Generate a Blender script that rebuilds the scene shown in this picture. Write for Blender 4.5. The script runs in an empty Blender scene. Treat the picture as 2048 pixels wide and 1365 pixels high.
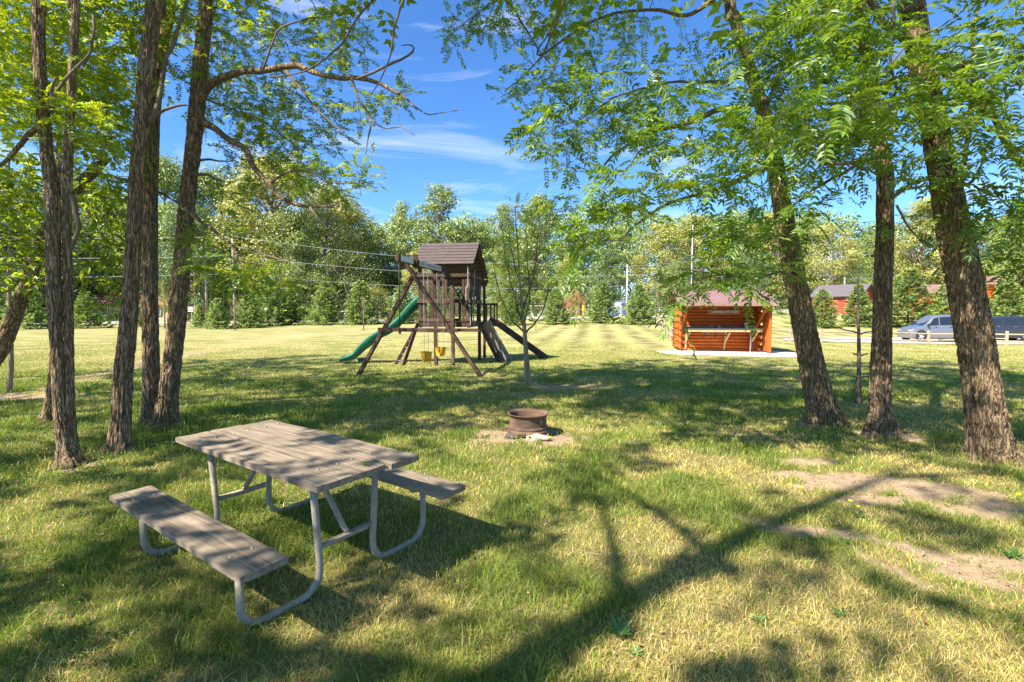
import bpy, math
import numpy as np
from math import sin, cos, pi, radians as R
V = np.array
sc = bpy.context.scene
COL = sc.collection
rng0 = np.random.default_rng(7)

# ------------------------------------------------------------------ camera
FP, PIT, CH = 963.0, 0.0612, 1.717
cp, sp = cos(PIT), sin(PIT)
cd = bpy.data.cameras.new("camera"); cam = bpy.data.objects.new("camera", cd); COL.objects.link(cam)
cam.location = (0, 0, CH); cam.rotation_euler = (pi/2-PIT, 0, 0)
cd.sensor_width = 36; cd.lens = FP/2048*36; cd.clip_end = 3000; cd.clip_start = 0.05
sc.camera = cam

def ray(px, py):
    a = (px-1024)/FP; b = -(py-682.5)/FP
    return V([a, cp+b*sp, -sp+b*cp])
def P(px, py, d):                       # the point d metres ahead that was measured at a pixel of the photograph
    r = ray(px, py); return V([0, 0, CH]) + r*(d/r[1])
# ------------------------------------------------------------------ terrain
_cols = V([-600, 0, 450, 850, 1100, 1350, 1550, 1800, 2050, 2700.])
_s = (_cols-1024)/FP
_d = V([0, 18, 25, 32, 40, 48, 55, 62, 70, 85, 110, 700.])
_z = V([
 [0,0,0,0,0,-.1,-.1,0,.3,.6,1,2],
 [0,0,0,0,0,-.1,-.1,0,.3,.6,1,2],
 [0,0,0,0,0,-.1,-.05,0,.35,.7,1,2],
 [0,0,0,0,.05,.1,.25,.45,.7,1,1.4,2],
 [0,0,0,0,.05,.15,.4,.75,1.0,1.4,1.8,2],
 [0,0,0,0,.05,.2,.5,.95,1.3,1.6,2,2],
 [0,0,-.05,-.15,-.1,.3,.8,1.4,1.9,2.4,2.8,3],
 [0,0,-.15,-.38,-.38,.3,1.0,1.7,2.3,2.9,3.2,3],
 [0,0,-.2,-.42,-.42,.3,1.0,1.8,2.5,3,3.2,3],
 [0,0,-.2,-.42,-.42,.3,1.0,1.8,2.5,3,3.2,3]])
def T(x, y):
    x = np.asarray(x, float); y = np.asarray(y, float)
    d = np.clip(y, .01, 699); s = np.clip(x/np.maximum(d, 5), _s[0], _s[-1])
    i = np.clip(np.searchsorted(_s, s)-1, 0, len(_s)-2); j = np.clip(np.searchsorted(_d, d)-1, 0, len(_d)-2)
    a = (s-_s[i])/(_s[i+1]-_s[i]); b = (d-_d[j])/(_d[j+1]-_d[j]); b = np.clip(b, 0, 1); b = b*b*(3-2*b)
    return (_z[i, j]*(1-a)*(1-b)+_z[i+1, j]*a*(1-b)+_z[i, j+1]*(1-a)*b+_z[i+1, j+1]*a*b)
def G(px, py):                          # where the ground lies under a measured pixel
    r = ray(px, py); z = 0.
    for _ in range(30):
        t = (z-CH)/r[2]; p = V([0, 0, CH])+r*t; z = .5*z+.5*float(T(p[0], p[1]))
    return V([p[0], p[1], float(T(p[0], p[1]))])
def GD(px, d):                          # ground point at a pixel column and distance
    x = (px-1024)/FP*d; return V([x, d, float(T(x, d))])
# ------------------------------------------------------------------ noise
_pr = np.random.default_rng(3); _perm = np.concatenate([_pr.permutation(256)]*2); _val = _pr.random(256)
def vn3(x, y, z):
    xi = np.floor(x).astype(int); yi = np.floor(y).astype(int); zi = np.floor(z).astype(int)
    fx, fy, fz = x-xi, y-yi, z-zi
    fx = fx*fx*(3-2*fx); fy = fy*fy*(3-2*fy); fz = fz*fz*(3-2*fz)
    def h(a, b, c): return _val[_perm[_perm[_perm[a & 255]+(b & 255)]+(c & 255)]]
    def l(a, b, t): return a+(b-a)*t
    return l(l(l(h(xi, yi, zi), h(xi+1, yi, zi), fx), l(h(xi, yi+1, zi), h(xi+1, yi+1, zi), fx), fy),
             l(l(h(xi, yi, zi+1), h(xi+1, yi, zi+1), fx), l(h(xi, yi+1, zi+1), h(xi+1, yi+1, zi+1), fx), fy), fz)
def fbm(x, y, z=0, oct=3):
    x = np.asarray(x, float); y = np.asarray(y, float); z = x*0+z
    s = 0; a = .5; t = 0
    for k in range(oct):
        s = s+a*vn3(x*2**k+17.3*k, y*2**k+5.1*k, z*2**k+2.7*k); t += a; a *= .5
    return s/t
def sstep(a, b, x):
    t = np.clip((x-a)/(b-a), 0, 1); return t*t*(3-2*t)
def nrm(a):
    return a/np.maximum(np.linalg.norm(a, axis=-1, keepdims=True), 1e-9)
# ------------------------------------------------------------------ mesh building
class MB:
    def __init__(s): s.v = []; s.f = []; s.c = []; s.n = 0; s.cur = 0; s.mi = []
    def add(s, v, faces, col=None):
        v = np.asarray(v, np.float32).reshape(-1, 3)
        if not isinstance(faces, list): faces = [faces]
        for f in faces: s.f.append(np.asarray(f, np.int64)+s.n); s.mi.append(np.full(len(s.f[-1]), s.cur))
        s.v.append(v); s.n += len(v)
        if col is None: col = np.ones((len(v), 3), np.float32)
        s.c.append(np.broadcast_to(np.asarray(col, np.float32), (len(v), 3)))
        return s
    def box(s, c, d, rot=None, bev=0.0, col=None):      # centre, full size, optional 3x3
        c = V(c, float); h = V(d, float)/2
        b = min(bev, min(h)*.9)
        if b <= 0:
            v = V([[x, y, z] for z in (-1, 1) for y in (-1, 1) for x in (-1, 1)])*h
            f = [[0, 2, 3, 1], [4, 5, 7, 6], [0, 1, 5, 4], [2, 6, 7, 3], [0, 4, 6, 2], [1, 3, 7, 5]]
            if rot is not None: v = v@rot.T
            return s.add(v+c, [V(f)], col)
        # chamfered box: rounded in the plane of the two smaller... 24 verts
        v = []; idx = {}
        for ax in range(3):
            for sx in (-1, 1):
                for sy in (-1, 1):
                    for sz in (-1, 1):
                        q = V([sx*(h[0]-b), sy*(h[1]-b), sz*(h[2]-b)]); q[ax] = (sx, sy, sz)[ax]*h[ax]
                        idx[(ax, sx, sy, sz)] = len(v); v.append(q)
        f = []; t3 = []
        for ax in range(3):
            o = [k for k in range(3) if k != ax]
            for sg in (-1, 1):
                q = []
                for (a, bb) in ((-1, -1), (1, -1), (1, 1), (-1, 1)):
                    k = [0, 0, 0]; k[ax] = sg; k[o[0]] = a; k[o[1]] = bb; q.append(idx[(ax, *k)])
                f.append(q)
            # edges parallel to ax
            for a in (-1, 1):
                for bb in (-1, 1):
                    k0 = [0, 0, 0]; k1 = [0, 0, 0]; k0[ax] = -1; k1[ax] = 1
                    for k in (k0, k1): k[o[0]] = a; k[o[1]] = bb
                    f.append([idx[(o[0], *k0)], idx[(o[0], *k1)], idx[(o[1], *k1)], idx[(o[1], *k0)]])
        for sx in (-1, 1):
            for sy in (-1, 1):
                for sz in (-1, 1): t3.append([idx[(0, sx, sy, sz)], idx[(1, sx, sy, sz)], idx[(2, sx, sy, sz)]])
        v = V(v)
        if rot is not None: v = v@rot.T
        return s.add(v+c, [V(f), V(t3)], col)
    def bar(s, a, b, w, t, up=(0, 0, 1), bev=0.004, col=None):   # a board from a to b, width w (sideways), thickness t (along up)
        a = V(a, float); b = V(b, float); d = b-a; L = np.linalg.norm(d); d = d/L
        u = V(up, float); sd = np.cross(d, u)
        if np.linalg.norm(sd) < 1e-4: sd = np.cross(d, V([1., 0, 0]))
        sd = sd/np.linalg.norm(sd); u = np.cross(sd, d)
        return s.box((a+b)/2, (L, w, t), np.stack([d, sd, u], 1), bev, col)
    def tube(s, pts, rad, n=8, cap=True, col=None):
        pts = V(pts, float); m = len(pts); rad = np.broadcast_to(V(rad, float), (m,))
        t = nrm(np.gradient(pts, axis=0)); ref = V([0, 0, 1.]) if abs(t[0][2]) < .9 else V([1., 0, 0])
        u = nrm(ref-t[0]*np.dot(ref, t[0])); ang = np.arange(n)/n*2*pi; rings = []
        for i in range(m):
            u = nrm(u-t[i]*np.dot(u, t[i])); w = np.cross(t[i], u)
            rings.append(pts[i]+rad[i]*(np.cos(ang)[:, None]*u+np.sin(ang)[:, None]*w))
        v = np.concatenate(rings); k = np.arange(n); k2 = (k+1) % n; fs = []
        base = (np.arange(m-1)*n)[:, None]
        fs.append(np.stack([base+k, base+k2, base+n+k2, base+n+k], -1).reshape(-1, 4))
        if cap:
            v = np.concatenate([v, pts[:1], pts[-1:]]); a = m*n
            fs.append(np.stack([k*0+a, k2, k], 1)); fs.append(np.stack([k*0+a+1, (m-1)*n+k, (m-1)*n+k2], 1))
        return s.add(v, fs, col)
    def lathe(s, prof, n=32, c=(0, 0, 0), axis='z', col=None):
        pr = V(prof, float); ang = np.arange(n)/n*2*pi
        v = np.stack([pr[:, 0:1]*np.cos(ang), pr[:, 0:1]*np.sin(ang), pr[:, 1:2]+0*ang], -1).reshape(-1, 3)
        if axis == 'y': v = v[:, [0, 2, 1]]*V([1, 1, -1])
        if axis == 'x': v = v[:, [2, 1, 0]]
        k = np.arange(n); k2 = (k+1) % n; base = (np.arange(len(pr)-1)*n)[:, None]
        return s.add(v+V(c), [np.stack([base+k, base+k2, base+n+k2, base+n+k], -1).reshape(-1, 4)], col)
    def poly(s, pts, ext):                # prism from a polygon (n,3) pushed along ext
        p = V(pts, float); n = len(p); v = np.concatenate([p, p+V(ext)]); k = np.arange(n); k2 = (k+1) % n
        return s.add(v, [V([list(range(n-1, -1, -1))]), V([list(range(n, 2*n))]), np.stack([k, k2, n+k2, n+k], 1)])
    def build(s, name, mat, parent=None, smooth=False, local=False, colattr=False, kind=None):
        v = np.concatenate(s.v)
        if parent is not None and not local: v = v-np.asarray(parent.location, np.float32)
        me = bpy.data.meshes.new(name); me.vertices.add(len(v)); me.vertices.foreach_set("co", v.astype(np.float32).ravel())
        tot = np.concatenate([np.full(len(f), f.shape[1]) for f in s.f]); li = np.concatenate([f.ravel() for f in s.f])
        me.loops.add(len(li)); me.loops.foreach_set("vertex_index", li.astype(np.int32))
        me.polygons.add(len(tot)); st = np.concatenate([[0], np.cumsum(tot)[:-1]])
        me.polygons.foreach_set("loop_start", st.astype(np.int32))
        me.polygons.foreach_set("use_smooth", np.full(len(tot), smooth))
        if colattr:
            c = np.concatenate(s.c); a = me.color_attributes.new("col", 'FLOAT_COLOR', 'POINT')
            a.data.foreach_set("color", np.concatenate([c, np.ones((len(c), 1), np.float32)], 1).astype(np.float32).ravel())
        me.update(calc_edges=True)
        for m_ in (mat if isinstance(mat, list) else [mat]): me.materials.append(m_)
        if isinstance(mat, list): me.polygons.foreach_set('material_index', np.concatenate(s.mi).astype(np.int32))
        o = bpy.data.objects.new(name, me); COL.objects.link(o)
        if parent is not None: o.parent = parent
        if kind: o["kind"] = kind
        return o
def tag(o, label=None, cat=None, group=None, kind=None):
    if label: o["label"] = label
    if cat: o["category"] = cat
    if group: o["group"] = group
    if kind: o["kind"] = kind
    return o
def thing(name, label, cat, loc=(0, 0, 0), rz=0, group=None):
    o = bpy.data.objects.new(name, None); COL.objects.link(o); o.location = [float(q) for q in loc]; o.rotation_euler = (0, 0, rz)
    o.empty_display_size = .2
    return tag(o, label, cat, group)
def copy_tree(o, parent=None):
    c = o.copy(); COL.objects.link(c)
    if parent is not None: c.parent = parent
    for ch in list(o.children): copy_tree(ch, c)
    return c
def rotz(a): return V([[cos(a), -sin(a), 0], [sin(a), cos(a), 0], [0, 0, 1]])
def spline(pts, step):
    p = V(pts, float); p = np.concatenate([[2*p[0]-p[1]], p, [2*p[-1]-p[-2]]]); out = []
    for i in range(1, len(p)-2):
        L = np.linalg.norm(p[i+1, :3]-p[i, :3]); n = max(2, int(L/step)); t = (np.arange(n)/n)[:, None]
        a, b, c, d = p[i-1], p[i], p[i+1], p[i+2]
        out.append(.5*((2*b)+(-a+c)*t+(2*a-5*b+4*c-d)*t*t+(-a+3*b-3*c+d)*t**3))
    out.append(p[-2][None]); return np.concatenate(out)
# ------------------------------------------------------------------ materials
def newmat(name):
    m = bpy.data.materials.new(name); m.use_nodes = True; nt = m.node_tree; nt.nodes.clear()
    return m, nt, nt.nodes.new, nt.links.new
def srgb(r, g, b):
    f = lambda c: (c/255/12.92 if c/255 <= .04045 else ((c/255+.055)/1.055)**2.4); return (f(r), f(g), f(b))
def mat(name, col, rough=.7, metal=0, col2=None, nscale=8, stretch=(1, 1, 1), bump=0, bscale=None, spec=.5, coords='Object', detail=5, colattr=False, coat=0, rnd=0, col3=None, trans=0):
    m, nt, N, L = newmat(name)
    out = N('ShaderNodeOutputMaterial'); b = N('ShaderNodeBsdfPrincipled'); L(b.outputs[0], out.inputs[0])
    b.inputs['Roughness'].default_value = rough; b.inputs['Metallic'].default_value = metal
    b.inputs['Specular IOR Level'].default_value = spec; b.inputs['Coat Weight'].default_value = coat
    b.inputs['Transmission Weight'].default_value = trans
    b.inputs['Base Color'].default_value = (*col, 1)
    if col2 is not None or bump:
        tc = N('ShaderNodeTexCoord'); mp = N('ShaderNodeMapping'); mp.inputs['Scale'].default_value = stretch
        L(tc.outputs[coords], mp.inputs[0])
        nz = N('ShaderNodeTexNoise'); nz.inputs['Scale'].default_value = nscale; nz.inputs['Detail'].default_value = detail; nz.inputs['Roughness'].default_value = .62
        L(mp.outputs[0], nz.inputs['Vector'])
        cur = None
        if col2 is not None:
            cr = N('ShaderNodeValToRGB'); e = cr.color_ramp.elements
            e[0].position = .32; e[1].position = .68; e[0].color = (*col, 1); e[1].color = (*col2, 1)
            L(nz.outputs[0], cr.inputs[0]); cur = cr.outputs[0]
            if col3 is not None:
                n2 = N('ShaderNodeTexNoise'); n2.inputs['Scale'].default_value = nscale*.23; n2.inputs['Detail'].default_value = 3; L(mp.outputs[0], n2.inputs['Vector'])
                r2 = N('ShaderNodeMapRange'); r2.inputs[1].default_value = .45; r2.inputs[2].default_value = .7; L(n2.outputs[0], r2.inputs[0])
                mx = N('ShaderNodeMix'); mx.data_type = 'RGBA'; L(r2.outputs[0], mx.inputs[0]); L(cur, mx.inputs[6]); mx.inputs[7].default_value = (*col3, 1); cur = mx.outputs[2]
            if rnd:
                oi = N('ShaderNodeObjectInfo'); hs = N('ShaderNodeHueSaturation'); mr = N('ShaderNodeMapRange'); mr.inputs[3].default_value = 1-rnd; mr.inputs[4].default_value = 1+rnd
                L(oi.outputs['Random'], mr.inputs[0]); L(mr.outputs[0], hs.inputs['Value']); L(cur, hs.inputs['Color']); cur = hs.outputs[0]
            L(cur, b.inputs['Base Color'])
        if bump:
            bz = nz
            if bscale:
                bz = N('ShaderNodeTexNoise'); bz.inputs['Scale'].default_value = bscale; bz.inputs['Detail'].default_value = 6; L(mp.outputs[0], bz.inputs['Vector'])
            bp = N('ShaderNodeBump'); bp.inputs['Strength'].default_value = bump; bp.inputs['Distance'].default_value = .02
            L(bz.outputs[0], bp.inputs['Height']); L(bp.outputs[0], b.inputs['Normal'])
    return m
def leafmat(name, col, tcol, tr=.45, rnd=.12, rough=.5, gloss=.06, hue=.0):
    m, nt, N, L = newmat(name)
    out = N('ShaderNodeOutputMaterial'); at = N('ShaderNodeVertexColor'); at.layer_name = 'col'
    oi = N('ShaderNodeObjectInfo'); mr = N('ShaderNodeMapRange'); mr.inputs[3].default_value = 1-rnd; mr.inputs[4].default_value = 1+rnd; L(oi.outputs['Random'], mr.inputs[0])
    def tint(c):
        mx = N('ShaderNodeMix'); mx.data_type = 'RGBA'; mx.blend_type = 'MULTIPLY'; mx.inputs[0].default_value = 1; L(at.outputs[0], mx.inputs[6]); mx.inputs[7].default_value = (*c, 1)
        h = N('ShaderNodeHueSaturation'); L(mr.outputs[0], h.inputs['Value']); L(mx.outputs[2], h.inputs['Color']); return h.outputs[0]
    d = N('ShaderNodeBsdfDiffuse'); L(tint(col), d.inputs[0]); t = N('ShaderNodeBsdfTranslucent'); L(tint(tcol), t.inputs[0])
    a = N('ShaderNodeMixShader'); a.inputs[0].default_value = tr; L(d.outputs[0], a.inputs[1]); L(t.outputs[0], a.inputs[2])
    g = N('ShaderNodeBsdfGlossy'); g.inputs['Roughness'].default_value = rough; g.inputs[0].default_value = (.9, .95, .9, 1)
    b = N('ShaderNodeMixShader'); b.inputs[0].default_value = gloss; L(a.outputs[0], b.inputs[1]); L(g.outputs[0], b.inputs[2]); L(b.outputs[0], out.inputs[0])
    return m
def barkmat(name, inner, ridge, moss, sc_=30):
    m, nt, N, L = newmat(name); out = N('ShaderNodeOutputMaterial'); b = N('ShaderNodeBsdfPrincipled'); L(b.outputs[0], out.inputs[0]); b.inputs['Roughness'].default_value = .93; b.inputs['Specular IOR Level'].default_value = .12
    tc = N('ShaderNodeTexCoord')
    def nz(scale, st, det, dist=0.):
        mp = N('ShaderNodeMapping'); mp.inputs['Scale'].default_value = st; L(tc.outputs['Object'], mp.inputs[0]); n = N('ShaderNodeTexNoise'); n.inputs['Scale'].default_value = scale; n.inputs['Detail'].default_value = det; n.inputs['Distortion'].default_value = dist; n.inputs['Roughness'].default_value = .6; L(mp.outputs[0], n.inputs['Vector']); return n.outputs[0]
    def mth(op, a, c):
        n = N('ShaderNodeMath'); n.operation = op
        for q, k in ((a, 0), (c, 1)):
            if isinstance(q, (int, float)): n.inputs[k].default_value = q
            else: L(q, n.inputs[k])
        return n.outputs[0]
    a = mth('ABSOLUTE', mth('SUBTRACT', nz(sc_, (1, 1, .12), 2.5, .6), .5), 0.); r1 = N('ShaderNodeMapRange'); r1.interpolation_type = 'SMOOTHSTEP'; r1.inputs[1].default_value = .0; r1.inputs[2].default_value = .085; L(a, r1.inputs[0])
    fine = nz(110, (1, 1, .3), 6); h = mth('ADD', mth('MULTIPLY', r1.outputs[0], 1.0), mth('MULTIPLY', fine, .55))
    cr = N('ShaderNodeValToRGB'); e = cr.color_ramp.elements; e[0].position = .25; e[1].position = 1.25; e[1].position = 1.0; e[0].color = (*inner, 1); e[1].color = (*ridge, 1); L(mth('MULTIPLY', h, .72), cr.inputs[0])
    r2 = N('ShaderNodeMapRange'); r2.inputs[1].default_value = .50; r2.inputs[2].default_value = .72; r2.inputs[4].default_value = .7; L(nz(2.2, (1, 1, .6), 5), r2.inputs[0])
    mx = N('ShaderNodeMix'); mx.data_type = 'RGBA'; L(r2.outputs[0], mx.inputs[0]); L(cr.outputs[0], mx.inputs[6]); mx.inputs[7].default_value = (*moss, 1); L(mx.outputs[2], b.inputs['Base Color'])
    bp = N('ShaderNodeBump'); bp.inputs['Strength'].default_value = 1; bp.inputs['Distance'].default_value = .022; L(h, bp.inputs['Height']); L(bp.outputs[0], b.inputs['Normal']); return m
BARK = barkmat('bark', (.16, .108, .066), (.36, .26, .165), (.23, .195, .10), 36)
BARK2 = mat('bark_grey', (.20, .15, .105), .92, col2=(.34, .265, .19), nscale=12, stretch=(1, 1, .25), bump=.5, bscale=30, spec=.15)
BARKW = mat('bark_pale', (.42, .38, .33), .9, col2=(.62, .58, .52), nscale=6, spec=.15)
TWIG = mat('twig_bark', (.10, .075, .05), .9, col2=(.19, .15, .11), nscale=9, spec=.15)
WALNUT = leafmat('walnut_leaf', (.095, .20, .018), (.27, .43, .018), .45)
LOCUST = leafmat('locust_leaf', (.115, .22, .018), (.34, .49, .018), .48)
YLEAF = leafmat('bright_leaf', (.17, .30, .022), (.42, .56, .02), .52)
FARLEAF = leafmat('far_leaf', (.20, .285, .070), (.30, .38, .06), .3, rnd=.12)
FARYEL = leafmat('far_yellow_leaf', (.31, .34, .085), (.40, .42, .07), .3, rnd=.08)
FARDARK = leafmat('far_dark_leaf', (.115, .195, .072), (.17, .26, .055), .25, rnd=.12)
SPRUCE = leafmat('spruce_needles', (.25, .34, .12), (.30, .39, .09), .28, rnd=.14, gloss=.03)
GRASSM = leafmat('grass_blades', (1, 1, 1), (1.15, 1.25, .8), .35, rnd=0, gloss=.035, rough=.45)
# ------------------------------------------------------------------ ground masks
def ell(x, y, cx, cy, rx, ry, a=0):
    c, s = cos(a), sin(a); dx, dy = x-cx, y-cy; u = (dx*c+dy*s)/rx; w = (-dx*s+dy*c)/ry
    return u*u+w*w
_pat = [(1045, 874, .95, .5), (1150, 773, 1.15, .34), (1060, 766, .4, .3), (1620, 925, .42, .16), (1560, 950, .4, .12), (1720, 965, .75, .26), (1850, 985, .65, .24), (1990, 1015, .7, .3),
        (1790, 1000, .5, .13), (2090, 1025, .6, .3), (30, 792, 1.6, .35), (2048, 770, .7, .3), (1765, 872, .5, .3), (1985, 925, .55, .25), (240, 905, .4, .25), (320, 858, .45, .3), (145, 935, .35, .22), (1650, 850, .45, .25),
        (1945, 1150, .22, .12), (1880, 1120, .18, .07), (1560, 1062, .25, .05), (1330, 845, .3, .12), (1715, 808, .3, .2), (1265, 885, .2, .07)]
_pat = [(*G(a, b)[:2], c, d) for a, b, c, d in _pat]
_trk = [((1470, 1035), (1560, 1058), .09), ((1560, 1058), (1700, 1072), .14), ((1700, 1072), (1850, 1105), .10), ((1850, 1105), (2070, 1135), .12), ((1700, 1100), (1860, 1180), .05), ((1900, 1125), (2000, 1170), .12)]
_trk = [(G(*a)[:2], G(*b)[:2], w) for a, b, w in _trk]
_dry = [((60, 795), (200, 748), .5), ((200, 748), (400, 703), .8), ((400, 703), (620, 668), 1.6), ((0, 745), (330, 700), .9)]
_dry = [(G(*a)[:2], G(*b)[:2], w) for a, b, w in _dry]
def segd(x, y, a, b):
    d = b-a; t = np.clip(((x-a[0])*d[0]+(y-a[1])*d[1])/(d@d), 0, 1); return np.hypot(x-a[0]-t*d[0], y-a[1]-t*d[1])
def dirt(x, y):
    n = fbm(x*2.6, y*2.6, 1.5, 4); m = np.zeros_like(n)
    for cx, cy, rx, ry in _pat: m = np.maximum(m, 1.25-ell(x, y, cx, cy, rx, ry)**.5)
    for a, b, w in _trk: m = np.maximum(m, 1.2-segd(x, y, a, b)/w)
    for a, b, w in _dry[:2]: m = np.maximum(m, .62-.5*segd(x, y, a, b)/w)
    n2 = fbm(x*9, y*9, 4.5, 3)
    return sstep(.12, .62, m*.95+(n-.5)*2.0+(n2-.5)*2.0)*sstep(0, .18, m)
def dry(x, y):
    n = fbm(x*1.1+9, y*1.1, 7.5, 4); m = sstep(.44, .60, n)*.85
    k = np.zeros_like(n)
    for a, b, w in _dry: k = np.maximum(k, 1.3-segd(x, y, a, b)/w)
    m = np.maximum(m*np.where((x < -2.5) & (y < 12), .45, 1), sstep(.0, .9, k+(fbm(x*.9, y*.9, 3, 3)-.5)*1.4)*.95)
    near = sstep(5.5, 2.2, y)*.26*sstep(-3, .5, x)+sstep(-.5, 2.5, x-.1*y)*.20*sstep(9, 6, y)
    return np.clip(m+near, 0, 1)
def lush(x, y):
    return sstep(.5, .68, fbm(x*1.7+31, y*1.7, 11, 3))
# ------------------------------------------------------------------ ground sheet
def make_ground():
    tx = np.linspace(-1, 1, 560)*math.asinh(650/3.); xs = 3*np.sinh(tx)
    ty = np.linspace(-math.asinh(60/3.), math.asinh(650/3.), 620); ys = 4+3*np.sinh(ty)
    X, Y = np.meshgrid(xs, ys); Z = T(X, Y)
    fade = sstep(40, 15, np.hypot(X, Y)); Z = Z+(fbm(X*.8, Y*.8, 5, 4)-.5)*.05*fade
    dm = dirt(X, Y)*(np.hypot(X, Y) < 25); dr = dry(X, Y)*(Y < 60)
    Z = Z-dm*.008
    v = np.stack([X, Y, Z], -1).reshape(-1, 3); nx, ny = len(xs), len(ys)
    i = (np.arange(ny-1)*nx)[:, None]+np.arange(nx-1); f = np.stack([i, i+1, i+nx+1, i+nx], -1).reshape(-1, 4)
    mb = MB(); mb.add(v, [f], np.stack([dm, dr, Z*0], -1).reshape(-1, 3))
    m, nt, N, L = newmat('lawn_ground')
    out = N('ShaderNodeOutputMaterial'); b = N('ShaderNodeBsdfPrincipled'); L(b.outputs[0], out.inputs[0]); b.inputs['Roughness'].default_value = .95; b.inputs['Specular IOR Level'].default_value = .1
    tc = N('ShaderNodeTexCoord'); at = N('ShaderNodeVertexColor'); at.layer_name = 'col'; sx = N('ShaderNodeSeparateXYZ'); L(at.outputs[0], sx.inputs[0])
    def noise(s, d=4, st=(1, 1, 1)):
        mp = N('ShaderNodeMapping'); mp.inputs['Scale'].default_value = st; L(tc.outputs['Object'], mp.inputs[0])
        n = N('ShaderNodeTexNoise'); n.inputs['Scale'].default_value = s; n.inputs['Detail'].default_value = d; n.inputs['Roughness'].default_value = .65; L(mp.outputs[0], n.inputs['Vector']); return n.outputs[0]
    def ramp(x, a, c0, bb, c1):
        r = N('ShaderNodeValToRGB'); e = r.color_ramp.elements; e[0].position = a; e[1].position = bb; e[0].color = (*c0, 1); e[1].color = (*c1, 1); L(x, r.inputs[0]); return r.outputs[0]
    def mix(f, a, c, bl='MIX'):
        x = N('ShaderNodeMix'); x.data_type = 'RGBA'; x.blend_type = bl
        for s, k in ((f, 0), (a, 6), (c, 7)):
            if isinstance(s, (int, float)): x.inputs[k].default_value = s
            elif isinstance(s, tuple): x.inputs[k].default_value = (*s, 1)
            else: L(s, x.inputs[k])
        return x.outputs[2]
    g = ramp(noise(55, 6), .3, (.115, .145, .035), .7, (.23, .255, .075))
    g = mix(ramp(noise(1.6, 5), .42, (0, 0, 0), .66, (1, 1, 1)), g, (.27, .25, .095))
    g = mix(ramp(noise(.12, 4, (1, 1.6, 1)), .42, (0, 0, 0), .62, (1, 1, 1)), g, (.285, .28, .10))
    # mown stripes, pale and dark, running away from the camera on the right, across it on the left
    sp_ = N('ShaderNodeSeparateXYZ'); L(tc.outputs['Object'], sp_.inputs[0])
    def math_(op, a, c=0.):
        n = N('ShaderNodeMath'); n.operation = op
        for s, k in ((a, 0), (c, 1)):
            if isinstance(s, (int, float)): n.inputs[k].default_value = s
            else: L(s, n.inputs[k])
        return n.outputs[0]
    wob = math_('MULTIPLY', noise(.16, 2), 3.0)
    s1 = math_('SINE', math_('ADD', math_('MULTIPLY', math_('ADD', sp_.outputs[0], math_('MULTIPLY', sp_.outputs[1], -.17)), 3.2), wob))
    s2 = math_('SINE', math_('ADD', math_('MULTIPLY', math_('ADD', sp_.outputs[1], math_('MULTIPLY', sp_.outputs[0], -.25)), 2.6), wob))
    sel = N('ShaderNodeMapRange'); sel.inputs[1].default_value = -1.5; sel.inputs[2].default_value = 1.5; L(math_('ADD', sp_.outputs[0], math_('MULTIPLY', sp_.outputs[1], -.02)), sel.inputs[0])
    st = N('ShaderNodeMix'); L(sel.outputs[0], st.inputs[0]); L(math_('MULTIPLY', s2, .5), st.inputs[2]); L(s1, st.inputs[3])
    fd = N('ShaderNodeMapRange'); fd.inputs[1].default_value = 17; fd.inputs[2].default_value = 24; fd.inputs[3].default_value = 0; fd.inputs[4].default_value = .55; L(sp_.outputs[1], fd.inputs[0])
    val = math_('ADD', 1.0, math_('MULTIPLY', math_('MULTIPLY', st.outputs[0], fd.outputs[0]), .62))
    hs = N('ShaderNodeHueSaturation'); L(g, hs.inputs['Color']); L(val, hs.inputs['Value']); g = hs.outputs[0]
    g = mix(math_('MULTIPLY', sx.outputs[1], .8), g, (.40, .335, .165))
    # close to the camera the sheet is thatch and soil seen between blades, coloured darker to stand for their small shadows
    nr = N('ShaderNodeMapRange'); nr.inputs[1].default_value = 6; nr.inputs[2].default_value = 24; nr.inputs[3].default_value = .75; nr.inputs[4].default_value = 0; L(sp_.outputs[1], nr.inputs[0])
    th = ramp(noise(38, 6), .35, (.055, .052, .020), .70, (.25, .20, .095))
    g = mix(nr.outputs[0], g, th)
    so = ramp(noise(9, 7), .3, (.25, .17, .108), .72, (.45, .335, .235))
    so = mix(ramp(noise(130, 3), .62, (0, 0, 0), .72, (1, 1, 1)), so, (.17, .13, .095))
    c = mix(sx.outputs[0], g, so)
    L(c, b.inputs['Base Color'])
    bp = N('ShaderNodeBump'); bp.inputs['Strength'].default_value = .6; bp.inputs['Distance'].default_value = .03; L(noise(45, 6), bp.inputs['Height']); L(bp.outputs[0], b.inputs['Normal'])
    o = mb.build('ground', m, smooth=True, colattr=True); tag(o, kind='structure'); return o
make_ground()
def gz(x, y):   # sheet height incl. small bumps
    return T(x, y)+(fbm(x*.8, y*.8, 5, 4)-.5)*.05*sstep(40, 15, np.hypot(x, y))
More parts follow.
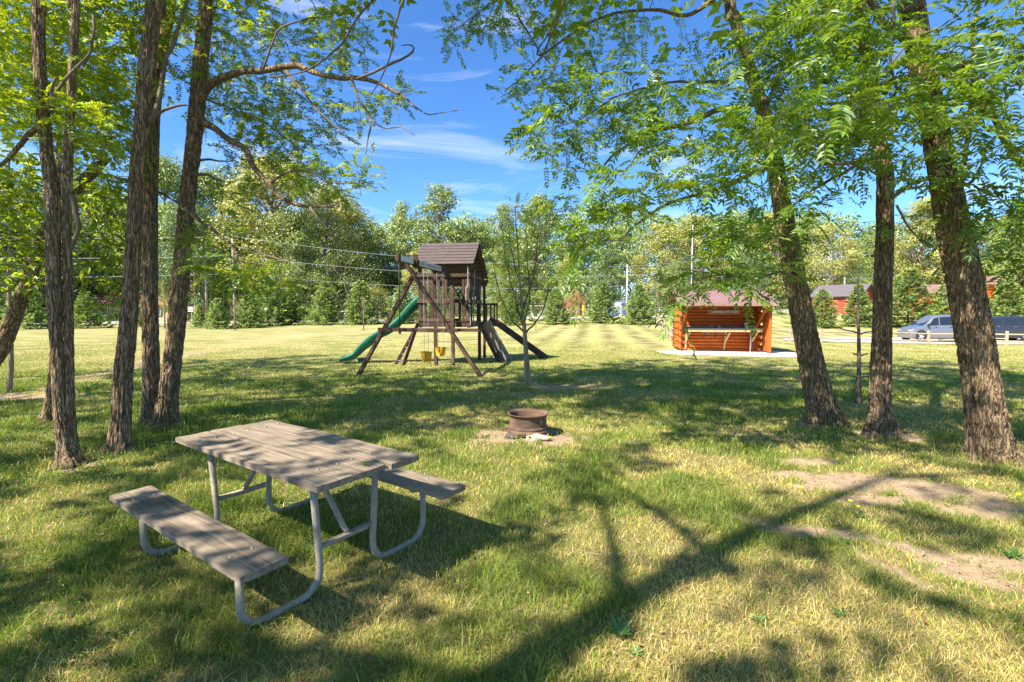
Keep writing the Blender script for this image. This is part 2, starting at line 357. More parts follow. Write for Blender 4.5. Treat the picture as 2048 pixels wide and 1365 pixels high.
# ------------------------------------------------------------------ grass
def make_grass():
    r = np.random.default_rng(11)
    rho = lambda d: 15500/(1+(d/2.7)**2)*(.04+.96*sstep(34, 17, d))
    dd = np.linspace(1.2, 34, 3000); w = rho(dd)*dd*2.5; cdf = np.cumsum(w)*(dd[1]-dd[0]); n = int(cdf[-1])
    d = np.interp(r.random(n)*cdf[-1], cdf, dd); s = (r.random(n)*2-1)*1.25
    x = s*d; y = d
    cl = fbm(x*7, y*7, 2, 2)                                        # tufts
    dm = dirt(x, y); dr = np.maximum(dry(x, y), .52*sstep(13, 19, y)); lu = lush(x, y)*sstep(18, 12, y)
    keep = r.random(n) > np.clip(dm*.93+(.5-cl)*.9*(1-dm)-lu*.2*(1-dm), 0, 1)
    # kitchen pad
    x, y, d, dm, dr, lu, cl = [q[keep] for q in (x, y, d, dm, dr, lu, cl)]
    gp = (x > 6.3) & (y > 18.9) & (x < 13)
    x, y, d, dm, dr, lu, cl = [q[~gp] for q in (x, y, d, dm, dr, lu, cl)]
    n = len(x); z = gz(x, y)-.005
    far = sstep(8, 20, d)
    h = (.030+.050*r.random(n)**1.8)*(1+.75*lu)*(.65+.7*cl)*(1-.35*dm)*(1-.2*dr)*(1-.30*far)
    tb = np.zeros(n)
    for px, py, rr in ((140, 932, .7), (238, 906, .6), (320, 858, .8), (1650, 846, .5), (1765, 872, .5), (1985, 918, .6), (1056, 767, .4)): g_ = G(px, py); tb = np.maximum(tb, sstep(rr, rr*.4, np.hypot(x-g_[0], y-g_[1])))
    h = h*(1+1.3*tb*r.random(n))
    tall = r.random(n) < .010*(1+2*lu); h = np.where(tall, h*2.0, h)
    wd = np.maximum(.0032, d*.00105)*(.7+.6*r.random(n))
    az = r.random(n)*2*pi; fd = V([1, 0])  # blade facing
    sx, sy = np.cos(az), np.sin(az); la = r.random(n)*2*pi; lean = (.25+.9*r.random(n)**1.3)*(1+.4*dr)
    lx, ly = np.cos(la)*lean, np.sin(la)*lean
    B = np.stack([x, y, z], 1); S = np.stack([sx, sy, 0*sx], 1)*wd[:, None]/2
    M = B+np.stack([lx*h*.35, ly*h*.35, h*.6], 1); Tt = B+np.stack([lx*h, ly*h, h*(1.05-.25*lean)], 1)
    v = np.stack([B-S, B+S, M+S*.8, M-S*.8, Tt], 1)
    green = V([.110, .200, .020]); lg = V([.37, .44, .055]); straw = V([.78, .57, .24]); deep = V([.050, .115, .020])
    q = np.clip(r.random(n)*.75+.35*cl-.05, 0, 1)[:, None]; c = green*(1-q)+lg*q
    sm = np.clip((r.random(n) < (.06+.64*dr))*1.0*(.55+.45*r.random(n)), 0, 1)[:, None]*(1-lu*.75)[:, None]; c = c*(1-sm)+straw*sm
    ls = (lu*.55*(r.random(n)*.7+.3))[:, None]; c = c*(1-ls)+deep*ls
    k_ = .38*(1-.62*sstep(5, 13, d)); c = c*(1-k_+2*k_*r.random(n))[:, None]; mean = green*.5+lg*.5; fz = (.45*sstep(6, 15, d))[:, None]; c = c*(1-fz)+(mean*(1-dr[:, None]*.55)+straw*V([.8, .9, .8])*dr[:, None]*.55)*fz
    cc = np.repeat(c[:, None], 5, 1)
    i = np.arange(n)*5
    mb = MB(); mb.add(v.reshape(-1, 3), [np.stack([i, i+1, i+2, i+3], 1), np.stack([i+3, i+2, i+4], 1)], cc.reshape(-1, 3))
    o = mb.build('grass', GRASSM, colattr=True); tag(o, 'short patchy lawn grass with straw coloured blades', 'grass', kind='stuff')
    print('grass blades', n)
make_grass()
# ------------------------------------------------------------------ near trees
def bark_trunk(mb, pts, rads, seed, n=96, step=.03, flare=.5, depth=.15, cell=.034, squash=None):
    q = spline(np.concatenate([V(pts), V(rads)[:, None]], 1), step); p = q[:, :3]; r = q[:, 3]; m = len(p)
    t = nrm(np.gradient(p, axis=0)); u = V([1., 0, 0]); u = u-t[0]*np.dot(u, t[0]); L = np.concatenate([[0], np.cumsum(np.linalg.norm(np.diff(p, axis=0), axis=1))])
    ang = np.arange(n)/n*2*pi; U = np.zeros((m, 3)); Wd = np.zeros((m, 3))
    for i in range(m):
        u = u-t[i]*np.dot(u, t[i]); u = u/np.linalg.norm(u); U[i] = u; Wd[i] = np.cross(t[i], u)
    ca, sa = np.cos(ang)[None], np.sin(ang)[None]; rr = r[:, None]; LL = L[:, None]
    lob = 1+.28*np.cos(ang*3+seed)[None]+.18*np.cos(ang*5+seed*2.1)[None]+.25*(fbm(ca*2+seed, sa*2, 0, 2)-.5)*2
    fl = flare*np.exp(-LL/(.9*r[0]+.02))*lob
    X = ca*rr/cell; Y = sa*rr/cell; Z = LL/(cell*9)
    wx = (vn3(X*.6+seed, Y*.6, Z*1.6)-.5)*1.6; wy = (vn3(X*.6, Y*.6+seed, Z*1.6+9)-.5)*1.6
    a = fbm(X+wx+seed*3, Y+wy, Z, 2); fur = 1-sstep(0, .115, np.abs(a-.5))          # 1 in the furrows
    fine = fbm(X*3, Y*3, Z*4, 2)-.5
    big = fbm(ca*1.5+seed, sa*1.5, LL*1.1, 2)-.5
    rad = rr*(1+fl+.15*big)-fur*depth*rr*(.8+.5*np.exp(-LL/.8))+fine*.16*np.minimum(rr, .12)
    v = p[:, None]+rad[..., None]*(ca[..., None]*U[:, None]+sa[..., None]*Wd[:, None])
    k = np.arange(n); k2 = (k+1) % n; b = (np.arange(m-1)*n)[:, None]
    mb.add(v.reshape(-1, 3), [np.stack([b+k, b+k2, b+n+k2, b+n+k], -1).reshape(-1, 4)])
    return p, r
def leaf_shapes(mb, B, D, Nn, L, Wd, C, simple=False):
    D = nrm(D); S = nrm(np.cross(D, Nn)); Nn = np.cross(S, D); L = L[:, None]; W2 = Wd[:, None]/2; n = len(B); i = np.arange(n)
    if simple:
        v = np.stack([B, B+D*L*.42+S*W2, B+D*L-V([0, 0, 1.])*L*.08, B+D*L*.42-S*W2], 1); i = i*4
        mb.add(v.reshape(-1, 3), [np.stack([i, i+1, i+2, i+3], 1)], np.repeat(C, 4, 0)); return
    up = Nn*Wd[:, None]*.22; dr = V([0, 0, -1.])*L
    v = np.stack([B, B+D*L*.30+S*W2*.95+up, B+D*L*.66+S*W2*.75+up+dr*.03, B+D*L+dr*.12, B+D*L*.66-S*W2*.75+up+dr*.03, B+D*L*.30-S*W2*.95+up], 1); i = i*6
    mb.add(v.reshape(-1, 3), [np.stack([i, i+1, i+2, i+3], 1), np.stack([i, i+3, i+4, i+5], 1)], np.repeat(C, 6, 0))
STY = dict(
    walnut=dict(L=.36, K=8, l=.088, w=.032, sp=.085, droop=.35, simple=False, ca=1.15),
    locust=dict(L=.21, K=7, l=.050, w=.027, sp=.050, droop=.15, simple=True, ca=1.25),
    locustb=dict(L=.24, K=6, l=.058, w=.028, sp=.085, droop=.15, simple=True, ca=1.25),
    broad=dict(L=.05, K=1, l=.105, w=.056, sp=.05, droop=.45, simple=False, ca=.4),
    shade=dict(L=.55, K=4, l=.21, w=.12, sp=.16, droop=.2, simple=True, ca=1.2))
def foliate(mb, twigs, sty, r, start=.3, dens=1.):
    k = STY[sty]; Bs = []; Ds = []
    for tw in twigs:
        seg = np.linalg.norm(np.diff(tw, axis=0), axis=1); cum = np.concatenate([[0], np.cumsum(seg)]); tot = cum[-1]
        n = max(2, int(tot*(1-start)/k['sp']*dens)); s = tot*start+(tot*(1-start))*np.sort(r.random(n))
        s[-1] = tot
        pos = np.stack([np.interp(s, cum, tw[:, j]) for j in range(3)], 1)
        td = nrm(np.stack([np.interp(np.minimum(s+.05, tot), cum, tw[:, j])-np.interp(np.maximum(s-.05, 0), cum, tw[:, j]) for j in range(3)], 1))
        side = nrm(np.cross(td, V([0, 0, 1.])+r.normal(0, .25, (n, 3))))*np.where(np.arange(n) % 2 == 0, 1, -1)[:, None]
        d = td*.55+side*.85+r.normal(0, .22, (n, 3)); d[:, 2] = d[:, 2]*.6+.08; d[-1] = td[-1]
        Bs.append(pos); Ds.append(nrm(d))
    if not Bs: return 0
    B = np.concatenate(Bs); D = np.concatenate(Ds); n = len(B)
    L = k['L']*(.7+.5*r.random(n)); up = V([0, 0, 1.])+r.normal(0, .28, (n, 3)); S = nrm(np.cross(D, up)); U = np.cross(S, D)
    tone = .75+.5*r.random((n, 1)); yel = r.random((n, 1)); base = tone*np.concatenate([1+.35*yel, 1+.12*yel, 1-.1*yel], 1)
    K = k['K']; stems = []
    ts = np.linspace(.22, .96, K) if K > 1 else V([.6])
    for t in ts:
        pos = B+D*(L*t)[:, None]-V([0, 0, 1.])*(L*t*t*k['droop'])[:, None]
        for sg in ((-1, 1) if K > 1 else (-1, 1, 0)):
            ca = k['ca']*(1.08-.25*t)
            dd = D*cos(ca)+S*sin(ca)*sg+r.normal(0, .14, (n, 3)); dd[:, 2] -= k['droop']*(.35+.5*t)
            ll = k['l']*(.8+.4*r.random(n))*(L/k['L'])*(1-.35*abs(t-.5)); Nn = U+r.normal(0, .30, (n, 3))
            leaf_shapes(mb, pos, dd, Nn, ll, ll*k['w']/k['l'], base*(.92+.16*r.random((n, 1))), k['simple'])
    if K > 1:
        leaf_shapes(mb, B+D*(L*.97)[:, None]-V([0, 0, 1.])*(L*k['droop']*.94)[:, None], D-V([0, 0, .4])*k['droop'], U, k['l']*L/k['L'], k['w']*L/k['L'], base, k['simple'])
        # the rachis of each leaf, a thin blade
        tip = B+D*L[:, None]-V([0, 0, 1.])*(L*k['droop'])[:, None]; mid = B+D*(L*.5)[:, None]-V([0, 0, 1.])*(L*.25*k['droop'])[:, None]; w = S*(.0022 if not k['simple'] else .0018)
        v = np.stack([B-w, B+w, mid-w, mid+w, tip-w*.5, tip+w*.5], 1); i = np.arange(n)*6
        mb.add(v.reshape(-1, 3), [np.stack([i, i+1, i+3, i+2], 1), np.stack([i+2, i+3, i+5, i+4], 1)], np.repeat(base*.9, 6, 0))
    return n
def grow(nodes, nrad, targets, r, sag=.10, wig=.05):
    nodes = V(nodes); nrad = V(nrad); T_ = V(targets); D = np.linalg.norm(T_[:, None]-nodes[None], axis=2)
    best = D.argmin(1); bd = D.min(1); left = np.ones(len(T_), bool); out = []
    P_ = [nodes]; R_ = [nrad]; allp = nodes; allr = nrad
    for _ in range(len(T_)):
        i = np.where(left, bd, 1e9).argmin(); left[i] = False
        a = allp[best[i]]; b = T_[i]; L = np.linalg.norm(b-a)
        if L < .06: continue
        n = max(4, int(L/.13)); t = np.linspace(0, 1, n)[:, None]
        side = r.normal(0, 1, 3); arc = V([0, 0, 1.])*sag*L*(1 if r.random() < .75 else -.5)+side*.06*L
        path = a+(b-a)*t+arc*np.sin(t*pi)+np.concatenate([np.zeros((1, 3)), r.normal(0, wig*min(L, .8)*.35, (n-2, 3)), np.zeros((1, 3))])
        r0 = min(allr[best[i]]*.75, .0035+.0085*L); rad = r0+(0.0022-r0)*t[:, 0]**.8
        rad = np.maximum(rad, .0022); out.append((path, rad))
        base = len(allp); allp = np.concatenate([allp, path[1:]]); allr = np.concatenate([allr, rad[1:]])
        dn = np.linalg.norm(T_[:, None]-path[None, 1:], axis=2); j = dn.argmin(1); m = dn.min(1); up = m < bd*.97
        best = np.where(up, base+j, best); bd = np.where(up, m, bd)
    return out
BARE = []
def near_tree(name, label, cat, group, trunks, limbs, blobs, seed, leafm, flare=.5, trunkmat=None, n=120, step=.022, depth=.17):
    r = np.random.default_rng(seed); base = V(trunks[0][0][0]); root = thing(name, label, cat, base, 0, group)
    nodes = []; nr = []
    for i, (pts, rad) in enumerate(trunks):
        mb = MB(); p, rr = bark_trunk(mb, pts, rad, seed+i*3.3, n=n, step=step, flare=flare if i == 0 or pts[0][2] < .4 else .05, depth=depth)
        mb.build('trunk', trunkmat or BARK, root, smooth=True)
        k = (p[:, 2] > 2.2); nodes.append(p[k][::6]); nr.append(rr[k][::6])
    for pts, rad in limbs:
        q = spline(np.concatenate([V(pts), V(rad)[:, None]], 1), .06); m = len(q)
        jit = fbm(np.arange(m)*.35, np.full(m, seed*1.7), 0, 2)-.5; q[:, 2] += jit*.05; q[:, 0] += (fbm(np.arange(m)*.3, np.full(m, seed*2.9), 4, 2)-.5)*.05
        mb = MB(); mb.tube(q[:, :3], q[:, 3]*(1+.25*(fbm(np.arange(m)*.5, np.full(m, 3.), 0, 2)-.5)), 10); mb.build('limb', BARK if q[0, 3] > .03 else TWIG, root, smooth=True)
        nodes.append(q[::2, :3]); nr.append(q[::2, 3])
    groups = {}
    for bl in blobs: groups.setdefault(bl['s'], []).append(bl)
    nodes = np.concatenate(nodes); nr = np.concatenate(nr); tw = MB(); fo = MB(); nl = 0; any_ = False
    for s, bs in groups.items():
        tg = []
        for b in bs:
            q = nrm(r.normal(0, 1, (b['n'], 3)))*(r.random((b['n'], 1))**(1/3)); tg.append(V(b['c'])+q*V(b['r']))
        g = grow(nodes, nr, np.concatenate(tg), r, sag=.12 if s != 'walnut' else .06)
        fo.cur = 1
        for p, rad in g: fo.tube(p, rad, 4 if s == 'shade' else 5, cap=False); any_ = True
        fo.cur = 0
        nodes = np.concatenate([nodes]+[p[2::3] for p, _ in g]); nr = np.concatenate([nr]+[q[2::3] for _, q in g])
        nl += foliate(fo, [p for p, _ in g], s, r, .15, dens=bs[0].get('dens', 1.))
    if any_:
        fo.build('crown', [leafm, TWIG], root, colattr=True)
    print(name, 'leaves', nl, 'verts', fo.n)
    return root
def TP(l, d0, d1=None):   # pixel centreline [(px,py,width_px)] -> points, radii
    n = len(l); d1 = d0 if d1 is None else d1; pts = []; rad = []
    for i, (a, b, w) in enumerate(l):
        d = d0+(d1-d0)*i/(n-1); pts.append(P(a, b, d)); rad.append(w/2*d/FP*.97/math.sqrt(1+((a-1024)/FP)**2))
    return pts, rad
def ext(tr, top, r1):     # carry a trunk on above the frame
    pts, rad = tr; pts = list(pts)+[V(top)]; rad = list(rad)+[r1]; return pts, rad
def BL(px, py, d, rx, ry, rd, n, s, dens=1.):   # blob measured in pixels at a distance
    k = d/FP; return dict(c=P(px, py, d), r=(rx*k, rd, ry*k), n=n, s=s, dens=dens)
def BW(x, y, z, rx, ry, rz, n, s='shade', dens=1.): return dict(c=(x, y, z), r=(rx, ry, rz), n=n, s=s, dens=dens)
GL = 'tall slender furrowed trees left of the picnic table'; GR = 'tall furrowed trees on the right of the lawn'
# left group ------------------------------------------------------------
bA = G(140, 932); dA = bA[1]
tA1 = TP([(138, 934, 54), (128, 880, 36), (118, 800, 30), (114, 700, 29), (108, 600, 36), (106, 500, 34), (105, 400, 33), (93, 300, 31), (84, 200, 30), (78, 100, 31), (76, 0, 29), (74, -80, 27)], dA, dA+.3)
tA2 = TP([(150, 925, 32), (142, 860, 26), (139, 780, 22), (138, 700, 22), (136, 600, 23), (134, 500, 22), (134, 400, 22), (137, 300, 21), (142, 200, 20), (147, 100, 20), (152, 0, 18), (156, -80, 17)], dA+.05, dA+.4)
tA1 = ext(tA1, tA1[0][-1]+V([-.4, .3, 6.]), .03); tA2 = ext(tA2, tA2[0][-1]+V([.8, .5, 5]), .025)
near_tree('twin_trunk_tree', 'twin trunked furrowed tree nearest the left edge, its two stems pressed together', 'tree', GL, [tA1, tA2],
  [TP([(85, 250, 16), (60, 270, 13), (30, 305, 12), (5, 330, 9), (-40, 350, 7)], dA+.2), TP([(142, 390, 13), (152, 420, 12), (160, 455, 11), (150, 485, 9), (142, 500, 7)], dA),
   TP([(100, 225, 9), (118, 180, 8), (150, 140, 8), (180, 110, 7), (186, 70, 6), (184, 30, 5)], dA+.1, dA+.4), TP([(102, 215, 8), (106, 180, 7), (114, 155, 6)], dA),
   TP([(108, 300, 8), (125, 320, 8), (140, 340, 9)], dA)],
  [BL(20, 40, 5.8, 110, 80, .8, 87, 'locust'), BL(10, 190, 5.4, 90, 60, .7, 101, 'locust'), BL(150, 60, 6.2, 120, 80, .8, 116, 'locust'), BL(60, 230, 5.6, 110, 50, .6, 79, 'locust'), BL(190, 155, 6.0, 80, 35, .5, 72, 'locust'), BL(150, 255, 5.6, 80, 45, .5, 49, 'locust'), BL(200, 250, 6.6, 70, 70, .6, 58, 'locust'),
   BW(-5.2, 5.6, 8.7, 3.2, 3.0, 2.4, 80), BW(-5.5, 5.4, 12.0, 3.0, 3.0, 1.8, 60)], 1, YLEAF, flare=.35)
bB = G(238, 906); dB = bB[1]
tB = ext(TP([(236, 908, 50), (241, 850, 46), (247, 750, 43), (256, 650, 39), (263, 560, 36), (268, 450, 33), (274, 350, 33), (284, 250, 34), (292, 150, 35), (302, 60, 35), (309, 0, 34), (318, -70, 32)], dB, dB+.4), P(350, -1100, 6.6), .04)
near_tree('straight_trunk_tree', 'straight single trunk tree standing between the twin trunk tree and the picnic table', 'tree', GL, [tB],
  [TP([(304, 250, 12), (318, 190, 10), (330, 130, 10), (345, 90, 9), (362, 45, 8), (378, -10, 7)], dB+.2, dB+.6), TP([(302, 245, 8), (325, 222, 7), (352, 214, 6), (372, 213, 4)], dB+.2)],
  [BL(230, 30, 6.4, 110, 60, .8, 116, 'locust'), BL(225, 330, 6.8, 60, 60, .6, 43, 'locust'), BL(340, 60, 6.6, 60, 110, .8, 87, 'locust'), BL(190, 190, 6.6, 70, 70, .6, 58, 'locust'),
   BW(-3.2, 6.2, 9.2, 3.0, 2.6, 2.4, 80), BW(-2.2, 4.8, 7.4, 2.2, 2.2, 1.0, 34), BW(-3.4, 5.2, 12.6, 3.0, 3.0, 1.8, 60)], 2, LOCUST)
bC = G(318, 858); dC = bC[1]
tC1 = ext(TP([(308, 860, 58), (303, 800, 40), (302, 720, 37), (300, 620, 36), (300, 520, 35), (301, 420, 32), (304, 320, 30), (308, 220, 28), (322, 120, 27), (338, 20, 25), (346, -60, 24)], dC, dC+.3), P(420, -800, 8.), .03)
tC2 = ext(TP([(330, 860, 56), (337, 790, 45), (348, 700, 41), (357, 600, 40), (367, 500, 38), (375, 400, 36), (386, 300, 34), (394, 220, 34), (402, 120, 31), (411, 30, 29), (416, -50, 28)], dC-.1, dC-.1), P(470, -900, 7.4), .035)
near_tree('forked_tree', 'tree forked at its foot into two leaning trunks, right of the straight trunk', 'tree', GL, [tC1, tC2],
  [TP([(394, 210, 24), (420, 172, 18), (450, 152, 15), (490, 143, 13), (540, 140, 13), (590, 133, 13), (630, 146, 11), (680, 157, 10), (725, 158, 9), (770, 172, 8), (800, 190, 6), (820, 205, 4), (838, 220, 3), (862, 228, 2.2), (900, 222, 1.6), (925, 218, 1.2)], dC-.1, dC-1.6),
   TP([(394, 235, 24), (425, 255, 15), (460, 280, 14), (490, 300, 13), (505, 330, 12), (530, 360, 11), (555, 390, 10), (590, 408, 9), (620, 415, 6), (660, 412, 4), (685, 400, 3)], dC-.1, dC-1.0),
   TP([(370, 415, 12), (395, 437, 8), (430, 465, 7), (462, 488, 6), (475, 515, 5), (500, 525, 3), (545, 535, 2)], dC-.2, dC-1.8), TP([(468, 492, 5), (520, 505, 4), (570, 522, 3), (610, 545, 2)], dC-1.4, dC-1.9),
   TP([(573, 142, 6), (600, 175, 5), (630, 215, 4), (660, 245, 3), (690, 264, 2)], dC-.8, dC-1.1), TP([(705, 158, 6), (720, 200, 5), (740, 240, 4), (733, 280, 3), (729, 310, 2)], dC-1.2, dC-1.5), TP([(742, 240, 3), (775, 258, 2.5), (800, 255, 2), (828, 268, 1.4)], dC-1.4, dC-1.6),
   TP([(715, 158, 4), (760, 140, 5), (800, 118, 5), (824, 102, 4), (822, 90, 3), (800, 92, 2)], dC-1.2, dC-1.4), TP([(528, 140, 5), (545, 90, 4), (560, 55, 4), (610, 38, 3), (650, 36, 2)], dC-.8, dC-1.0),
   TP([(540, 155, 3), (600, 145, 3), (670, 100, 4), (700, 60, 4), (730, 20, 4), (748, 0, 4), (770, -40, 4)], dC-.9, dC-1.6), TP([(808, 0, 4), (790, 60, 4), (780, 110, 3), (760, 155, 2.4), (740, 190, 1.6)], dC-1.8, dC-1.5),
   TP([(545, 365, 6), (575, 345, 4), (620, 342, 3), (650, 362, 2.4), (710, 367, 1.6)], dC-.6, dC-.9), TP([(622, 415, 4), (645, 445, 3), (670, 480, 2)], dC-.9, dC-1.1),
   TP([(386, 322, 7), (420, 320, 5), (465, 322, 2)], dC-.1, dC-.4), TP([(380, 348, 10), (410, 350, 7), (440, 360, 5)], dC-.2, dC-.5), TP([(400, 190, 5), (440, 210, 4), (520, 240, 3), (600, 300, 2)], dC+.2, dC+.6)],
  [BL(500, 215, 7.4, 110, 70, .8, 130, 'locust'), BL(600, 240, 7.4, 110, 60, .7, 116, 'locust'), BL(560, 310, 7.2, 110, 45, .7, 94, 'locust'), BL(650, 360, 6.6, 90, 38, .5, 72, 'locust'), BL(460, 40, 7.4, 90, 60, .9, 101, 'locust'),
   BL(600, 90, 7.0, 90, 60, .8, 49, 'locust'), BL(690, 60, 6.2, 50, 60, .6, 37, 'locust'), BL(520, 560, 5.8, 85, 34, .4, 63, 'locust'), BL(440, 540, 5.9, 50, 44, .4, 49, 'locust'), BL(420, 470, 6.4, 60, 38, .4, 26, 'locust'), BL(460, 390, 7.0, 60, 50, .5, 29, 'locust'),
   BL(440, 110, 7.4, 40, 90, .6, 58, 'locust'), BL(770, 205, 5.9, 40, 25, .3, 13, 'locust'), BL(720, 220, 6.0, 36, 40, .3, 11, 'locust'), BL(800, 190, 5.9, 30, 22, .3, 7, 'locust'), BL(735, 330, 5.9, 16, 36, .2, 7, 'locust'),
   BW(-3.6, 7.8, 9.0, 3.2, 2.8, 2.6, 95), BW(-1.0, 6.6, 7.8, 2.4, 2.4, 1.4, 50), BW(-2.6, 7.8, 12.4, 3.4, 3.0, 1.8, 90)], 3, LOCUST, flare=.42)
# the leaning, dead topped tree on the far left
dL = 7.6
tL = TP([(-75, 800, 46), (-30, 745, 44), (5, 690, 42), (32, 620, 38), (58, 560, 34), (75, 500, 32), (95, 450, 30), (125, 410, 28), (155, 375, 27), (185, 345, 26), (216, 316, 17)], dL)
tL[0][0][2] = min(tL[0][0][2], .02)
near_tree('leaning_tree', 'dark tree leaning steeply to the right from the left edge of the picture', 'tree', None, [tL],
  [TP([(185, 345, 8), (215, 352, 8), (255, 362, 7), (300, 378, 6), (345, 400, 5), (372, 420, 4)], dL), TP([(70, 500, 8), (40, 480, 6), (0, 470, 5), (-40, 455, 4)], dL), TP([(165, 360, 5), (185, 325, 4), (205, 300, 3)], dL)],
  [BL(40, 420, 6.8, 70, 80, .7, 120, 'broad'), BL(30, 530, 6.6, 60, 70, .6, 90, 'broad'), BL(-10, 350, 6.8, 70, 60, .7, 70, 'broad'), BL(220, 420, 7.2, 60, 70, .6, 100, 'broad'), BL(210, 520, 7.2, 55, 60, .6, 90, 'broad'), BL(215, 610, 7.3, 40, 30, .4, 26, 'broad'), BL(185, 230, 7.2, 70, 90, .6, 110, 'broad'), BL(60, 140, 7.0, 90, 80, .6, 90, 'broad'),
   BW(-7.8, 6.5, 6.2, 2.2, 2.2, 1.8, 34)], 4, YLEAF, flare=.3)
dS = G(95, 845)[1]
near_tree('slim_tree', 'slim trunk half hidden behind the twin trunk tree', 'tree', None, [ext(TP([(95, 848, 38), (104, 790, 26), (108, 700, 20), (112, 600, 16), (114, 500, 15), (116, 400, 14), (118, 250, 12), (112, 130, 10), (110, 0, 8)], dS, dS+.3), P(105, -400, dS+.4), .02)],
  [], [BL(140, 350, 8.2, 60, 60, .6, 50, 'broad'), BL(100, 120, 8.4, 100, 100, .8, 90, 'broad'), BL(250, 160, 8.4, 70, 120, .6, 80, 'broad'), BW(-7, 8, 8, 2.2, 2, 1.8, 30)], 5, YLEAF, flare=.5, n=64)
dS = G(18, 785)[1]
near_tree('thin_tree', 'thin grey sapling in the bare dirt patch at the left edge', 'tree', None, [TP([(18, 787, 15), (22, 720, 13), (20, 640, 11), (18, 560, 10), (20, 470, 8), (16, 380, 6), (20, 300, 4)], dS)],
  [TP([(20, 620, 5), (30, 590, 4), (48, 560, 3), (80, 540, 2)], dS), TP([(20, 600, 5), (5, 570, 4), (-20, 555, 3)], dS)], [BL(30, 500, dS, 60, 90, .8, 60, 'broad'), BL(10, 380, dS, 60, 80, .8, 50, 'broad')], 6, LOCUST, flare=.3, trunkmat=BARK2, n=48)
# right group -----------------------------------------------------------
d1 = G(1650, 846)[1]
t1 = ext(TP([(1652, 850, 76), (1640, 800, 64), (1626, 740, 56), (1612, 670, 52), (1598, 600, 49), (1585, 530, 46), (1575, 470, 43), (1562, 400, 40), (1548, 320, 36), (1532, 240, 32), (1510, 170, 28), (1490, 110, 26), (1470, 40, 24), (1455, -40, 22)], d1, d1-.3), P(1400, -700, 6.6), .03)
near_tree('leaning_trunk_tree', 'furrowed tree leaning left, just right of the log kitchen shelter', 'tree', GR, [t1],
  [TP([(1548, 330, 14), (1500, 350, 10), (1450, 372, 9), (1400, 390, 8), (1350, 402, 7), (1300, 430, 5), (1270, 455, 4), (1240, 480, 3), (1200, 482, 2)], d1-.2, 5.2),
   TP([(1540, 200, 14), (1480, 215, 11), (1430, 222, 12), (1380, 245, 11), (1330, 258, 9), (1290, 270, 8), (1240, 300, 6), (1210, 330, 4), (1190, 365, 2.5)], d1-.3, 6.6), TP([(1490, 155, 8), (1420, 165, 6), (1340, 165, 5), (1290, 178, 5), (1238, 190, 4), (1200, 215, 3), (1150, 245, 2), (1110, 258, 1.5)], d1-.3, 5.8),
   TP([(1455, -30, 10), (1380, 30, 8), (1300, 20, 6), (1190, 40, 5), (1080, 112, 4), (1100, 60, 3), (1130, 0, 3)], d1-.3, 7.0), TP([(1590, 560, 8), (1560, 545, 6), (1500, 560, 5), (1450, 550, 4), (1400, 560, 2.5)], d1-.2, 5.4),
   TP([(1130, -20, 6), (1115, 40, 5), (1095, 85, 4), (1080, 115, 3), (1050, 150, 2.5), (1010, 185, 2)], 6.9, 6.4), TP([(1010, 0, 5), (1040, 40, 4), (1075, 100, 3), (1100, 130, 2), (1112, 140, 1.5)], 6.9, 6.6), TP([(1000, -20, 4), (960, 25, 3), (930, 45, 2), (900, 70, 1.5)], 6.9, 6.4)],
  [BL(1060, 40, 6.9, 130, 42, .7, 72, 'locust'), BL(1060, 165, 6.6, 75, 40, .5, 49, 'locust'), BL(900, 80, 6.5, 26, 26, .3, 8, 'locust'), BL(950, 30, 6.8, 60, 30, .5, 23, 'locust'), BL(1200, 60, 6.9, 110, 70, .7, 69, 'locust'), BL(1120, 290, 6.2, 60, 65, .5, 40, 'locust'), BL(1130, 420, 6.0, 40, 50, .4, 17, 'locust'), BL(1250, 250, 6.8, 110, 55, .8, 72, 'locust'), BL(1420, 120, 7.0, 100, 80, .8, 50, 'locustb'), BL(1480, 430, 6.6, 90, 60, .6, 44, 'locustb'),
   BL(1120, 240, 5.6, 70, 26, .4, 16, 'walnut'), BL(1240, 180, 5.6, 110, 60, .5, 28, 'walnut'), BL(1350, 240, 5.6, 120, 80, .6, 39, 'walnut'), BL(1260, 390, 5.2, 100, 60, .5, 33, 'walnut'), BL(1180, 470, 5.2, 55, 28, .35, 15, 'walnut'), BL(1150, 510, 5.2, 20, 36, .25, 5, 'walnut'), BL(1400, 330, 5.4, 120, 60, .5, 39, 'walnut'), BL(1480, 480, 5.4, 90, 40, .4, 24, 'walnut'), BL(1400, 555, 5.2, 55, 26, .3, 10, 'walnut'), BL(1360, 595, 5.2, 22, 28, .2, 6, 'walnut'), BL(1480, 575, 5.2, 40, 22, .25, 6, 'walnut'), BL(1535, 545, 5.4, 40, 34, .3, 9, 'walnut'),
   BW(4.2, 7.4, 8.8, 3.2, 2.8, 2.6, 95), BW(1.4, 7.0, 7.2, 2.0, 2.4, 1.0, 46), BW(4.2, 8.0, 11.4, 3.0, 2.8, 1.8, 60)], 21, WALNUT, flare=.34)
d2 = G(1765, 872)[1]
t2 = ext(TP([(1763, 874, 76), (1760, 820, 54), (1761, 750, 49), (1764, 670, 44), (1766, 580, 41), (1769, 500, 39), (1770, 420, 38), (1770, 350, 38), (1760, 290, 34), (1750, 220, 30), (1738, 150, 28), (1728, 60, 26), (1720, -20, 24)], d2, d2+.2), P(1690, -700, 7.), .03)
